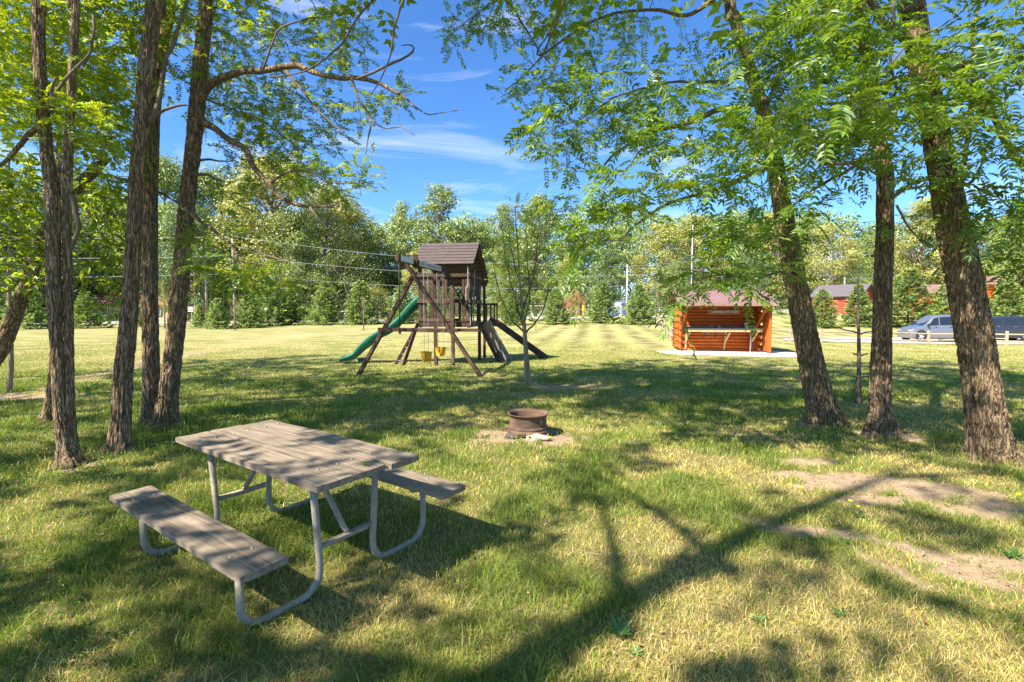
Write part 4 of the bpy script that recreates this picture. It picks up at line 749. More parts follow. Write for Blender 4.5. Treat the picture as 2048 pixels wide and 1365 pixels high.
GREYW = wood('weathered_plank', (.125, .096, .074), (.335, .270, .205), c3=(.065, .052, .043))
GALV = mat('galvanised_tube', (.27, .235, .175), .7, .0, col2=(.40, .355, .275), nscale=24, bump=.15, spec=.25)
BOLT = mat('bolt_head', (.30, .29, .27), .6, .5)
root = thing('picnic_table', 'weathered grey picnic table with two attached benches on a bent steel tube frame', 'picnic table', (-1.598, 3.383, 0), -.607)
def loc(mb, name, m, parent, smooth=False, label=None):
    o = mb.build(name, m, parent, smooth, True)
    if label: o["label"] = label
    return o
def plank(x0, x1, y, z, w, name, seed):     # a warped, slightly cupped board, top at z
    rr = np.random.default_rng(seed); nx, ny = 60, 7; xs = np.linspace(x0, x1, nx); t = .038; v = []; ys = np.linspace(-w/2, w/2, ny)
    X, Y = np.meshgrid(xs, ys, indexing='ij'); wv = (fbm(X*1.2+seed, Y*3, seed, 2)-.5)*.012+.004*(Y/(w/2))**2+(fbm(X*7+seed, Y*20, 3, 3)-.5)*.0022
    edge = (np.abs(Y) > w/2-.001)*.003; Yo = Y+(fbm(X*6, Y*0+seed, np.sign(Y), 2)-.5)*.004*(np.abs(Y) > w/2-.001)
    top = np.stack([X, Yo+y, z+wv-edge], -1); bot = np.stack([X, Yo+y, z+wv-t], -1); v = np.concatenate([top.reshape(-1, 3), bot.reshape(-1, 3)]); n = nx*ny
    i = (np.arange(nx-1)*ny)[:, None]+np.arange(ny-1); f = np.stack([i, i+ny, i+ny+1, i+1], -1).reshape(-1, 4); f2 = f[:, ::-1]+n; q = []
    for k in range(nx-1):
        a = k*ny; q += [[a, a+n, a+n+ny, a+ny], [a+ny-1, a+2*ny-1, a+2*ny-1+n, a+ny-1+n]]
    for k in range(ny-1):
        a = (nx-1)*ny+k; q += [[k, k+1, k+1+n, k+n], [a, a+n, a+n+1, a+1]]
    mb = MB(); mb.add(v, [f, f2, V(q)]); o = loc(mb, name, GREYW, root)
    for xb in (-.66, .66):
        for dy in (-.055, .06):
            m2 = MB(); m2.lathe([(0.0001, .004), (.007, .0035), (.0095, .001), (.0095, -.004)], 10, (xb+rr.normal(0, .006), y+dy, z+.004)); loc(m2, 'bolt', BOLT, o, True)
    return o
plank(-.91, .915, -.252, .764, .232, 'tabletop_plank', 1); plank(-.91, .905, -.004, .763, .232, 'tabletop_plank', 2); plank(-.89, .94, .246, .767, .234, 'tabletop_plank', 3)
plank(-.905, .905, -.658, .446, .242, 'bench_plank', 4); plank(-.82, .99, .658, .446, .242, 'bench_plank', 5)
for xf in (-.66, .66):
    for sg in (-1, 1):
        yb, yt = sg*.67, sg*.20; rb = .13
        pts = [(xf, yb, .40), (xf, yb, rb+.02)]+[(xf, yb-sg*(rb-rb*cos(a)), .021+rb-rb*sin(a)) for a in np.linspace(.25, pi/2, 6)]
        pts += [(xf, yt+sg*rb-sg*rb*sin(a), .021+rb-rb*cos(a)) for a in np.linspace(0, pi/2-.2, 6)]+[(xf, yt-sg*0.0, rb+.06), (xf, yt+sg*.035, .724)]
        mb = MB(); mb.tube(pts, .0215, 14); loc(mb, 'leg_tube', GALV, root, True)
    mb = MB(); mb.box((xf, 0, .30), (.04, .37, .006)).box((xf-.017, 0, .28), (.006, .37, .04)); loc(mb, 'crossbar', GALV, root)
    s = -1 if xf > 0 else 1
    mb = MB(); mb.tube([(xf, 0, .305), (xf+s*.05, 0, .345), (xf+s*.33, 0, .65), (xf+s*.40, 0, .724)], [.016, .019, .019, .012], 10); loc(mb, 'brace', GALV, root, True)
    for yy, z, w in ((0, .715, .62), (-.658, .397, .2), (.658, .397, .2)):
        mb = MB(); mb.box((xf, yy, z), (.05, w, .018), bev=.003); loc(mb, 'support_cleat', GALV, root)
# the small leaf lying on the table
mb = MB(); rr = np.random.default_rng(5); mb.add([[0, 0, 0], [.03, .012, .006], [.06, 0, .004], [.03, -.014, .008], [-.01, .02, .004], [.012, .034, .008], [.03, .03, .004]], [V([[0, 1, 2, 3], [0, 4, 5, 6]])])
o = mb.build('fallen_leaf', WALNUT, None, colattr=True); o.location = (-.93, 2.93, .772); tag(o, 'small green fallen leaf on the table top near its right end', 'leaf')
# ------------------------------------------------------------------ fire ring
RUST = mat('rusty_steel', (.05, .032, .024), .85, .1, col2=(.14, .082, .055), nscale=7, bump=.25, col3=(.24, .14, .09), stretch=(1, 1, 2.2))
f0 = G(1056, 868); root = thing('fire_ring', 'rusty steel wheel rim used as a fire ring on bare ground', 'fire pit', f0); root.scale = (1, 1, .86)
mb = MB(); mb.lathe([(.280, .03), (.282, .05), (.290, .058), (.292, .075), (.287, .092), (.272, .10), (.272, .112), (.280, .122), (.276, .136), (.262, .145), (.259, .16), (.258, .30), (.261, .318), (.273, .330), (.290, .337), (.295, .350), (.287, .354), (.270, .347), (.252, .335), (.246, .31), (.246, .05)], 72)
loc(mb, 'rim', RUST, root, True)
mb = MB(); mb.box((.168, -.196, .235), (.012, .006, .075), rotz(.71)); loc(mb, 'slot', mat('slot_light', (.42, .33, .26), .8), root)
mb = MB(); mb.lathe([(.0001, .06), (.10, .065), (.2, .05), (.236, .04)], 40); loc(mb, 'ash_bed', mat('ash', (.10, .095, .09), .95, col2=(.28, .26, .25), nscale=25, bump=.6), root, True)
def rock(name, label, c, r3, seed, m, cat='rock', group=None):
    n, k = 22, 13; th = np.linspace(0, pi, k)[:, None]; ph = np.arange(n)/n*2*pi; x = np.sin(th)*np.cos(ph); y = np.sin(th)*np.sin(ph); z = np.cos(th)+0*ph
    d = 1+.55*(fbm(x*1.6+seed, y*1.6, z*1.6+seed, 4)-.5)*2; v = np.stack([x*d, y*d, z*d], -1).reshape(-1, 3)*V(r3); i = (np.arange(k-1)*n)[:, None]; j = np.arange(n); j2 = (j+1) % n
    mb = MB(); mb.add(v, [np.stack([i+j, i+j2, i+n+j2, i+n+j], -1).reshape(-1, 4)]); o = mb.build(name, m); o.location = [float(q) for q in c]; return tag(o, label, cat, group)
STONE = mat('stone', (.30, .25, .21), .9, col2=(.48, .42, .36), nscale=18, bump=.7)
rock('flat_stone', 'flat pale stone propping the front of the fire ring', f0+V([.12, -.30, .025]), (.17, .10, .045), 3, STONE)
rock('charred_stone', 'dark charred stone at the left foot of the fire ring', f0+V([-.24, -.22, .02]), (.10, .08, .04), 6, mat('char', (.05, .045, .04), .9, col2=(.14, .12, .1), nscale=20, bump=.5))
rock('small_stone', 'small grey stone left of the fire ring', f0+V([-.58, -.12, .015]), (.035, .03, .025), 9, STONE)
# ------------------------------------------------------------------ playset
PW = wood('stained_timber', (.036, .022, .017), (.10, .060, .042), 'Z', .35, .3, c3=(.17, .125, .10)); PWX = wood('stained_timber_long', (.040, .025, .019), (.12, .072, .050), 'X', .35, .3, c3=(.18, .13, .105))
SHING = mat('roof_boards', (.055, .042, .042), .85, col2=(.115, .088, .082), nscale=5, stretch=(1, 6, 6), bump=.3)
GREEN = mat('green_plastic', (.003, .085, .058), .45, spec=.4, col2=(.008, .14, .09), nscale=3)
YEL = mat('yellow_rubber', (.75, .40, .02), .45); BLK = mat('black_rope', (.02, .02, .02), .7); CHAIN = mat('chain', (.42, .42, .42), .45, .6); ROPE = mat('white_rope', (.52, .48, .42), .8)
WSIGN = mat('white_sign', (.62, .60, .56), .6); GREYP = mat('grey_panel', (.20, .19, .19), .7, col2=(.30, .29, .28), nscale=8)
def text(body, name, m, parent, loc_, rot, w, h, d=.002):
    cu = bpy.data.curves.new(name, 'FONT'); cu.body = body; cu.size = 1; cu.extrude = 0.0; cu.align_x = 'CENTER'; cu.align_y = 'CENTER'; cu.offset = .02
    t = bpy.data.objects.new(name, cu); COL.objects.link(t); bpy.context.view_layer.update(); me = bpy.data.meshes.new_from_object(t); bpy.data.objects.remove(t)
    co = np.zeros(len(me.vertices)*3); me.vertices.foreach_get('co', co); co = co.reshape(-1, 3); lo_, hi = co.min(0), co.max(0); co = (co-(lo_+hi)/2)*V([w/(hi[0]-lo_[0]), h/(hi[1]-lo_[1]), 1])
    me.vertices.foreach_set('co', co.ravel()); me.update(); me.materials.clear(); me.materials.append(m); o = bpy.data.objects.new(name, me); COL.objects.link(o); o.parent = parent; o.location = loc_; o.rotation_euler = rot; return o
ps = V([-2.05, 16.25, 0]); pyaw = -R(8); root = thing('playset', 'dark timber playset with roofed tower, green slide, swing beam and climbing ramp', 'playset', ps, pyaw)
def PL(x, y, z=0.): q = rotz(-pyaw)@(V([x, y, z])-ps); return q      # world -> playset
# four tower posts
hw = .80
for x, y, z in ((-hw+.6, -1.1, 1.38), (-hw+1.13, -1.02, 2.3), (hw, -hw, 3.25), (hw-.0, hw, 2.9), (-hw, hw, 2.9), (-hw, -hw, 3.2)):
    z0 = 1.2 if (x == -hw and y == -hw) or (x == hw and y == -hw) else -.05
    mb = MB(); mb.box((x, y, (z+z0)/2), (.10, .10, z-z0), bev=.008); loc(mb, 'post', PW, root)
# deck and rims
mb = MB(); mb.box((0, 0, 1.36), (1.72, 1.72, .05), bev=.006); loc(mb, 'deck', PWX, root)
for (c, d) in (((0, -.84, 1.29), (1.76, .04, .14)), ((0, .84, 1.29), (1.76, .04, .14)), ((.88, 0, 1.29), (.04, 1.62, .14)), ((-.88, 0, 1.29), (.04, 1.62, .14)), ((.1, -.87, 1.13), (2.3, .05, .10)),
               ((0, -.87, 2.05), (1.75, .05, .12)), ((0, -.87, 2.86), (1.75, .05, .10)), ((0, -.87, 1.45), (1.75, .045, .09)), ((.87, 0, 2.05), (.05, 1.6, .12)), ((.87, 0, 2.86), (.05, 1.6, .1)), ((0, .85, 2.05), (1.7, .05, .12)), ((-.87, 0, 2.86), (.05, 1.6, .1)), ((0, .85, 2.86), (1.7, .05, .1))):
    mb = MB(); mb.box(c, d, bev=.006); loc(mb, 'rail', PWX, root)
# wall slats: upper band with gaps and lower band
rs = np.random.default_rng(9)
for i, x in enumerate(np.linspace(-.74, .74, 14)):
    if i in (4, 6, 8, 10, 11): continue
    mb = MB(); mb.box((x, -.83, 2.46), (.085, .022, .74), bev=.003); loc(mb, 'wall_slat', PW, root)
for i, x in enumerate(np.linspace(-.74, .74, 14)):
    if i in (2, 4, 5, 6, 7, 8, 10): continue
    mb = MB(); mb.box((x, -.83, 1.76), (.085, .022, .56), bev=.003); loc(mb, 'wall_slat', PW, root)
for i, y in enumerate(np.linspace(-.68, .7, 11)):
    if i in (2, 5, 8): continue
    mb = MB(); mb.box((.83, y, 2.44 if i > 3 else 2.1), (.022, .085, .74 if i > 3 else 1.4), bev=.003); loc(mb, 'wall_slat', PW, root)
for i, x in enumerate(np.linspace(-.74, .74, 12)):
    if i in (1, 3, 5, 7, 8, 10): continue
    mb = MB(); mb.box((x, .82, 2.0), (.09, .022, 1.3 if i % 3 else .62), bev=.003); loc(mb, 'wall_slat', PW, root)
# roof: two slopes of overlapping boards, the rear one long
def slope(y0, z0, y1, z1, nb, name):
    d = V([0, y1-y0, z1-z0]); L_ = np.linalg.norm(d); d = d/L_; up = np.cross(V([1., 0, 0]), d); up = up if up[2] > 0 else -up; mb = MB()
    for k in range(nb):
        c = V([0, y0, z0])+d*(k+.5)*L_/nb+up*.016; mb.box(c, (1.98+rs.normal(0, .008), L_/nb+.03, .018), np.stack([V([1, 0, 0]), d+up*.10, np.cross(V([1., 0, 0]), d)], 1), 0.003)
    return loc(mb, name, SHING, root)
slope(.0, 3.98, -.98, 3.20, 7, 'roof_front'); slope(.0, 3.98, 1.62, 2.74, 10, 'roof_back')
for x in (-.9, .9):
    mb = MB(); mb.bar((x, 0.02, 3.93), (x, -.94, 3.17), .04, .09, bev=.004); loc(mb, 'rafter', PWX, root); mb = MB(); mb.bar((x, -.02, 3.93), (x, 1.58, 2.70), .04, .09, bev=.004); loc(mb, 'rafter', PWX, root)
mb = MB(); mb.box((0, -.86, 3.14), (1.9, .05, .10), bev=.005); loc(mb, 'roof_beam', PWX, root); mb = MB(); mb.box((0, 1.5, 2.70), (1.9, .05, .10), bev=.005); loc(mb, 'roof_beam', PWX, root)
mb = MB(); mb.box((.84, 1.5, 1.95), (.09, .09, 1.5), bev=.006); loc(mb, 'post', PW, root)
mb = MB(); mb.box((.84, 1.5, .6), (.09, .09, 1.28), bev=.006); loc(mb, 'post', PW, root)
# rear balcony with balusters
mb = MB(); mb.box((.95, 1.2, 1.33), (.9, .75, .05), bev=.005); loc(mb, 'balcony_deck', PWX, root); mb = MB(); mb.box((1.0, .9, 1.26), (.95, .045, .13), bev=.005); loc(mb, 'rail', PWX, root); mb = MB(); mb.box((1.02, 1.5, 1.98), (.55, .045, .07), bev=.005); loc(mb, 'rail', PWX, root)
for x in (.93, 1.08, 1.22, 1.32):
    mb = MB(); mb.box((x, 1.46, 1.68), (.05, .03, .66), bev=.003); loc(mb, 'baluster', PW, root)
# swing beam and A frame
bA_, bB_ = PL(-2.78, 11.75, 3.02), PL(-2.12, 15.45, 3.02)
mb = MB(); mb.bar(bA_, bB_, .10, .17, bev=.008); beam = loc(mb, 'swing_beam', PWX, root)
ap = PL(-2.55, 12.8, 3.0)
for q, a in ((PL(-4.16, 12.88, -.04), ap+V([-.02, .10, -.22])), (PL(-.80, 12.63, -.04), ap+V([-.27, -.10, .05]))):
    mb = MB(); mb.bar(q, a, .09, .14, up=(0, 1, 0), bev=.008); loc(mb, 'frame_leg', PWX, root)
mb = MB(); mb.box(ap+V([.02, -.07, .04]), (.13, .05, .34), bev=.005); loc(mb, 'bracket', PW, root)
mb = MB(); mb.bar(PL(-3.55, 12.75, 1.24), PL(-1.42, 12.65, 1.22), .05, .10, bev=.005); loc(mb, 'crossbar', PWX, root)
bd_ = nrm(bB_-bA_); sidev = nrm(np.cross(bd_, V([0, 0, 1.]))); ya = math.atan2(bd_[1], bd_[0])
for a, b_, txt in ((.10, .92, ''), (1.35, 3.15, 'AGES 12 AND UNDER ONLY')):
    c = bA_+bd_*(a+b_)/2+sidev*.054; mb = MB(); mb.box(c, (b_-a, .008, .145), rotz(ya), .002); s_ = loc(mb, 'sign_board', WSIGN, beam)
    if txt.startswith('AGES'): text(txt, 'lettering', mat('sign_ink', (.05, .03, .03), .6), beam, tuple(c+sidev*.006), (pi/2, 0, ya), (b_-a)*.94, .085)
# rope at the near end, two swings
mb = MB(); q = bA_+bd_*.1; mb.tube([q, q-V([0, 0, .9]), q-V([0, 0, 1.8])], .012, 6); mb.lathe([(.0001, .03), (.03, .02), (.035, 0), (.03, -.03), (.0001, -.04)], 10, q-V([0, 0, 1.82])); loc(mb, 'climbing_rope', BLK, root, True)
for t_, yw, zs in ((1.95, -.75, .48), (3.2, -.45, .52)):
    c = bA_+bd_*t_; hh = []
    sw = thing('swing', 'swing', 'swing'); del sw["label"]; del sw["category"]; sw.parent = root; sw.location = [float(q) for q in (c[0], c[1], 0)]
    for e in (-.13, .13):
        a = V([e*sin(ya+yw), -e*cos(ya+yw), 2.92]); b = V([e*.95*sin(ya+yw), -e*.95*cos(ya+yw), zs+.10]); mb = MB(); mb.tube([a, (a+b)/2, b], .006, 5); o = loc(mb, 'chain', CHAIN, sw); hh.append(b)
    u = np.linspace(0, 1, 12); a, b = hh; ln = a[None]*(1-u)[:, None]+b[None]*u[:, None]; ln[:, 2] -= .27*np.sin(u*pi)**.6; pd = nrm(np.cross(b-a, V([0, 0, 1.])))*.11
    v = np.concatenate([ln-pd, ln+pd, ln-pd-V([0, 0, .03]), ln+pd-V([0, 0, .03])]); k = np.arange(11); mb = MB(); mb.add(v, [np.stack([k, k+1, k+13, k+12], 1), np.stack([k+24, k+36, k+37, k+25], 1), np.stack([k, k+24, k+25, k+1], 1), np.stack([k+12, k+13, k+37, k+36], 1)]); loc(mb, 'swing_seat', YEL, sw, True)
# rungs between the two front posts
for z in (.22, .50, .78, 1.06):
    mb = MB(); mb.tube([(-hw+.6, -1.1, z), (-hw+1.13, -1.02, z)], .011, 6); loc(mb, 'rung', CHAIN, root)
# slanted ladder on the left
la, lb = V([-.95, -.55, 1.34]), V([-1.62, -.95, -.03]); off = V([.10, -.38, 0])
for k in (0, 1): mb = MB(); mb.bar(la+off*k, lb+off*k+V([.30*k, 0, 0]), .045, .11, bev=.004); loc(mb, 'ladder_rail', PWX, root)
for t_ in np.linspace(.12, .88, 6): a = la+(lb-la)*t_; b = a+off+V([.3*t_, 0, 0]); mb = MB(); mb.tube([a, b], .014, 6); loc(mb, 'rung', CHAIN, root)
# green wave slide
sl = spline([PL(-2.95, 16.35, 1.98), PL(-3.23, 16.3, 1.84), PL(-3.62, 16.25, 1.42), PL(-4.04, 16.15, 1.06), PL(-4.44, 16.05, .84), PL(-4.87, 16.0, .50), PL(-5.25, 15.9, .20), PL(-5.66, 15.8, .13)], .12)
tt = nrm(np.gradient(sl, axis=0)); sdv = nrm(np.cross(tt, V([0, 0, 1.]))); upv = np.cross(sdv, tt); wall = np.interp(np.linspace(0, 1, len(sl)), [0, .1, .75, 1], [.34, .22, .2, .06])
prof = [(-.31, .0, 1.0, -.02), (-.29, 0, 1, .02), (-.27, 0, 1, 0), (-.24, 0, .12, 0), (-.16, 0, 0, 0), (.16, 0, 0, 0), (.24, 0, .12, 0), (.27, 0, 1, 0), (.29, 0, 1, .02), (.31, 0, 1, -.02), (.26, 0, 0, -.04), (-.26, 0, 0, -.04)]
v = np.stack([sl+sdv*a+upv*(wall*c+d)[:, None] for a, _, c, d in prof], 1); m = len(sl); n = len(prof); k = np.arange(n); k2 = (k+1) % n; b = (np.arange(m-1)*n)[:, None]; mb = MB(); mb.add(v.reshape(-1, 3), [np.stack([b+k, b+k2, b+n+k2, b+n+k], -1).reshape(-1, 4)]); loc(mb, 'slide', GREEN, root, True)
mb = MB(); mb.box(PL(-4.95, 15.98, .07), (.25, .35, .18), bev=.02); loc(mb, 'slide_foot', GREEN, root)
# climbing wall and ramp on the right
a, b = PL(-.98, 16.75, 1.30), PL(-.28, 16.75, -.02)
mb = MB(); mb.bar(a+V([.10, -.2, .04]), b+V([.16, -.2, 0]), .52, .03, up=(0, .5, 1), bev=.003); cw = loc(mb, 'climbing_wall', GREYP, root)
for k, t_ in enumerate((.15, .3, .42, .55, .68, .82)):
    q = a+(b-a)*t_+V([.15+(-1)**k*.05, -.2-(-1)**k*.07, .05]); mb = MB(); mb.lathe([(.035, -.01), (.03, .02), (.0001, .03)], 8, q); loc(mb, 'climbing_hold', BLK, cw)
mb = MB(); mb.bar(a-V([.12, .2, .0]), b+V([-.14, -.2, 0]), .05, .13, bev=.004); loc(mb, 'frame_leg', PWX, root); mb = MB(); mb.bar(PL(-.5, 16.5, .35), PL(-.42, 16.3, -.02), .05, .10, bev=.004); loc(mb, 'frame_leg', PWX, root)
a, b = PL(-.85, 18.35, 1.45), PL(1.22, 17.4, 0.0)
mb = MB(); mb.bar(a, b, .06, .16, bev=.005); loc(mb, 'ramp_rail', PWX, root); mb = MB(); mb.bar(a+V([.02, .5, 0]), b+V([.02, .5, 0]), .06, .16, bev=.005); loc(mb, 'ramp_rail', PWX, root); mb = MB(); mb.bar(a+V([0, .25, -.05]), b+V([0, .25, -.05]), .46, .025, bev=.003); loc(mb, 'ramp_boards', PWX, root)
# white gutter rope down the right front corner
mb = MB(); mb.tube([(.80, -.92, 3.15), (.80, -.92, 2.55), (.74, -.94, 2.45), (.74, -.94, 1.98), (.86, -.93, 1.9), (.88, -.93, 1.3)], .010, 5); loc(mb, 'rope', ROPE, root)
mb = MB(); mb.tube([(.93, -.55, 3.05), (.93, -.55, 2.5), (.90, -.55, 2.4), (.90, -.55, 1.2)], .010, 5); loc(mb, 'rope', ROPE, root)
# ------------------------------------------------------------------ kitchen shelter
LOG = wood('orange_log', (.36, .070, .010), (.56, .140, .022), 'X', .5, .25, c3=(.30, .075, .015)); LOGY = wood('orange_log_side', (.36, .070, .010), (.58, .15, .024), 'Y', .5, .25, c3=(.32, .08, .015)); PINE = wood('pale_pine', (.42, .26, .11), (.58, .40, .20), 'Z', .5, .15, c3=(.5, .32, .14)); DKW = mat('dark_gap', (.07, .03, .015), .9)
MROOF = mat('metal_roof', (.21, .12, .115), .5, .1, col2=(.28, .17, .16), nscale=5, bump=.05); STEEL = mat('worktop', (.09, .10, .095), .45, .3)
kyaw = -R(10); k0 = V([7.40, 21.15, 0]); root = thing('kitchen_shelter', 'orange log kitchen shelter with plum metal roof, worktop and sign CAMPERS KITCHEN', 'shelter', k0, kyaw)
W_ = 3.22; nl = 14; lr = .072
def log(a, b, r_, name, m, fl=0):
    mb = MB(); mb.tube([a, b], r_, 12); return loc(mb, name, m, root, True)
for i in range(nl):
    z = .06+i*.142; e = .20 if i % 2 else -.02
    log((-e-.05, 0, z), (W_+e, 0, z), lr, 'wall_log', LOG)
    z2 = z+.071; e2 = .20 if i % 2 == 0 else .05
    if i < nl-1: log((0.0, -e2, z2), (0.0, 1.75, z2), lr, 'side_log', LOGY); log((W_-.02, -e2, z2), (W_-.02, 1.75, z2), lr, 'side_log', LOGY)
mb = MB(); mb.box((W_/2, .06, 1.0), (W_, .05, 1.95)); loc(mb, 'wall_core', DKW, root); mb = MB(); mb.box((W_/2, 1.72, 1.0), (W_, .08, 1.95)); loc(mb, 'rear_wall', LOG, root)
mb = MB(); mb.poly([(0, .9, 2.0), (-0, -.9, 2.0), (-0, .2, 2.55)], (.05, 0, 0)); loc(mb, 'gable', LOG, root)
# roof panels with ribs
def kslope(y0, z0, y1, z1):
    d = V([0, y1-y0, z1-z0]); L_ = np.linalg.norm(d); d = d/L_; up = np.cross(V([1., 0, 0]), d); up = up*np.sign(up[2]); c = V([W_/2-.02, (y0+y1)/2, (z0+z1)/2]); rt = np.stack([V([1, 0, 0]), d, np.cross(V([1., 0, 0]), d)], 1); mb = MB(); mb.box(c, (W_+.62, L_, .03), rt, .004)
    for x in np.arange(-.26, W_+.3, .152): mb.box(V([x, (y0+y1)/2, (z0+z1)/2])+up*.021, (.022, L_, .016), rt)
    return loc(mb, 'roof', MROOF, root)
kslope(.45, 2.64, -1.35, 2.06); kslope(.45, 2.64, 2.1, 2.06)
mb = MB(); mb.box((W_/2, .45, 2.665), (W_+.62, .16, .02), bev=.004); loc(mb, 'ridge_cap', MROOF, root)
mb = MB(); mb.box((W_/2, -1.37, 2.0), (W_+.60, .03, .13), bev=.004); loc(mb, 'fascia', wood('fascia_wood', (.22, .13, .10), (.34, .22, .17), 'X', .6, .2), root)
for x in (.10, W_-.16):
    mb = MB(); mb.bar((x, -.08, 1.05), (x+(-.02 if x < 1 else .12), -1.15, 2.0), .09, .10, bev=.006); loc(mb, 'roof_brace', LOG, root)
mb = MB(); mb.box((W_+.12, -.52, 1.05), (.05, .85, 1.95), bev=.005); loc(mb, 'side_panel', LOGY, root); mb = MB(); mb.box((W_+.12, -.98, 1.0), (.09, .09, 1.95), bev=.006); loc(mb, 'corner_post', LOGY, root)
mb = MB(); mb.tube([(.0, -.30, .02), (.0, -.30, 2.0)], .022, 6); loc(mb, 'drain_pipe', mat('dark_pipe', (.06, .05, .05), .6), root)
# worktop, supports, plumbing
mb = MB(); mb.box((W_/2-.05, -.48, .955), (W_-.30, .72, .035), bev=.005); mb.box((W_/2-.05, -.14, 1.02), (W_-.30, .02, .12)); mb.box((W_/2-.05, -.83, .985), (W_-.30, .02, .05)); wt = loc(mb, 'worktop', STEEL, root)
mb = MB(); mb.box((W_/2-.05, -.82, .90), (W_-.36, .04, .07), bev=.004); loc(mb, 'worktop_frame', PINE, root)
for x in (.20, 1.80, W_-.36):
    mb = MB(); mb.bar((x, -.10, .08), (x+.06, -.10, .86), .08, .05, up=(0, 1, 0), bev=.004); mb.bar((x, -.12, .35), (x+.06, -.76, .85), .06, .06, bev=.004); loc(mb, 'bracket', PINE, root)
BLKP = mat('black_pipe', (.015, .015, .015), .5); WP = mat('white_pvc', (.7, .7, .7), .4)
for x in (.92, 1.36):
    mb = MB(); mb.tube([(x, -.45, .93), (x, -.45, .68)], .035, 10); mb.tube([(x, -.45, .68), (x, -.30, .64)], .035, 10); loc(mb, 'sink_trap', BLKP, root, True)
mb = MB(); mb.tube([(1.0, -.30, .70), (2.4, -.28, .70), (2.86, -.26, .70), (2.88, -.26, .66), (2.9, -.26, .0)], .022, 8); loc(mb, 'waste_pipe', BLKP, root, True)
mb = MB(); mb.tube([(2.80, -.30, .92), (2.80, -.30, .0)], .016, 8); loc(mb, 'supply_pipe', WP, root, True)
mb = MB(); mb.box((1.25, -.45, .875), (1.0, .5, .05), bev=.01); loc(mb, 'sink', WP, root)
mb = MB(); mb.tube([(1.15, -.25, .97), (1.15, -.25, 1.05), (1.28, -.42, 1.14)], .012, 8); loc(mb, 'tap', CHAIN, wt, True)
RED = mat('sign_red', (.20, .015, .02), .5)
mb = MB(); mb.box((1.76, -.10, 1.70), (1.26, .03, .185), bev=.012); sg_ = loc(mb, 'name_sign', mat('sign_border', (.70, .52, .22), .5), root); mb = MB(); mb.box((1.76, -.118, 1.70), (1.22, .012, .15)); loc(mb, 'sign_face', RED, sg_)
text('CAMPERS KITCHEN', 'lettering', mat('sign_white', (.85, .85, .82), .5), sg_, (1.76, -.1265, 1.70), (pi/2, 0, 0), 1.14, .10)
def kw(x, y, z=0.): return k0+rotz(kyaw)@V([x, y, z])
o = thing('water_jug', 'clear plastic jug on the shelter worktop, beside the tap', 'jug', kw(1.50, -.5, .975), kyaw); mb = MB(); mb.lathe([(.0001, 0), (.055, 0), (.06, .06), (.05, .11), (.02, .14), (.02, .16), (.0001, .16)], 14); loc(mb, 'body', mat('jug_plastic', (.35, .42, .5), .2, trans=.4), o, True); mb = MB(); mb.lathe([(.024, .155), (.024, .18), (.0001, .18)], 10); loc(mb, 'cap', mat('blue_cap', (.05, .12, .4), .4), o)
o = thing('paper_towel_roll', 'white paper towel roll standing on the shelter worktop', 'paper towels', kw(2.58, -.45, .975), kyaw); mb = MB(); mb.lathe([(.02, 0), (.065, 0), (.068, .02), (.068, .25), (.065, .27), (.02, .27)], 20); loc(mb, 'roll', mat('paper', (.78, .78, .76), .9), o, True); mb = MB(); mb.lathe([(.019, -.0), (.019, .275)], 12); loc(mb, 'core', mat('card', (.4, .3, .2), .9), o)
# ------------------------------------------------------------------ split rail fences
FW = wood('fence_wood', (.30, .225, .15), (.50, .40, .29), 'X', .5, .3, c3=(.24, .18, .12))
def railfence(pts, label, hh=.86, nr=2, rr=.045, seed=1):
    r = np.random.default_rng(seed); root = thing('rail_fence', label, 'fence', pts[0], 0)
    for i, p in enumerate(pts):
        mb = MB(); mb.box(p+V([0, 0, hh/2-.05]), (.13, .11, hh+.1), rotz(r.normal(0, .15)), .015); mb.build('post', FW, root)
        if i+1 < len(pts):
            q = pts[i+1]; d = nrm(q-p)
            for z in ([.62*hh+.08, .28*hh][:nr]):
                a = p+V([0, 0, z*1.08]); b = q+V([0, 0, z*1.08]); m = (a+b)/2+V([r.normal(0, .03), 0, r.normal(0, .03)])
                l = spline([a-d*.06, a+d*.12, m, b-d*.12, b+d*.06], .3); mb = MB(); mb.tube(l, rr*np.interp(np.linspace(0, 1, len(l)), [0, .06, .12, .88, .94, 1], [.5, .6, 1, 1, .6, .5]), 8); mb.build('rail', FW, root, True)
def interp_line(a, b, n): return [V([*(a[:2]+(b[:2]-a[:2])*t), float(T(*(a[:2]+(b[:2]-a[:2])*t)))]) for t in np.linspace(0, 1, n)]
fr = [GD(px, 30.6) for px in (1481, 1580, 1643, 1858, 2015, 2180, 2350)]
fr = [GD(1490, 30.2), GD(1580, 30.4), GD(1643, 30.0), GD(1751, 30.2), GD(1858, 30.4), GD(2015, 28.0), GD(2160, 27.0), GD(2300, 26.0)]
railfence(fr, 'two rail split log fence along the front of the gravel parking area', seed=4)
railfence(interp_line(GD(1312, 52.), GD(1350, 26.5), 9), 'pale split rail fence running downhill to the left corner of the kitchen shelter', hh=1.0, rr=.055, seed=5)
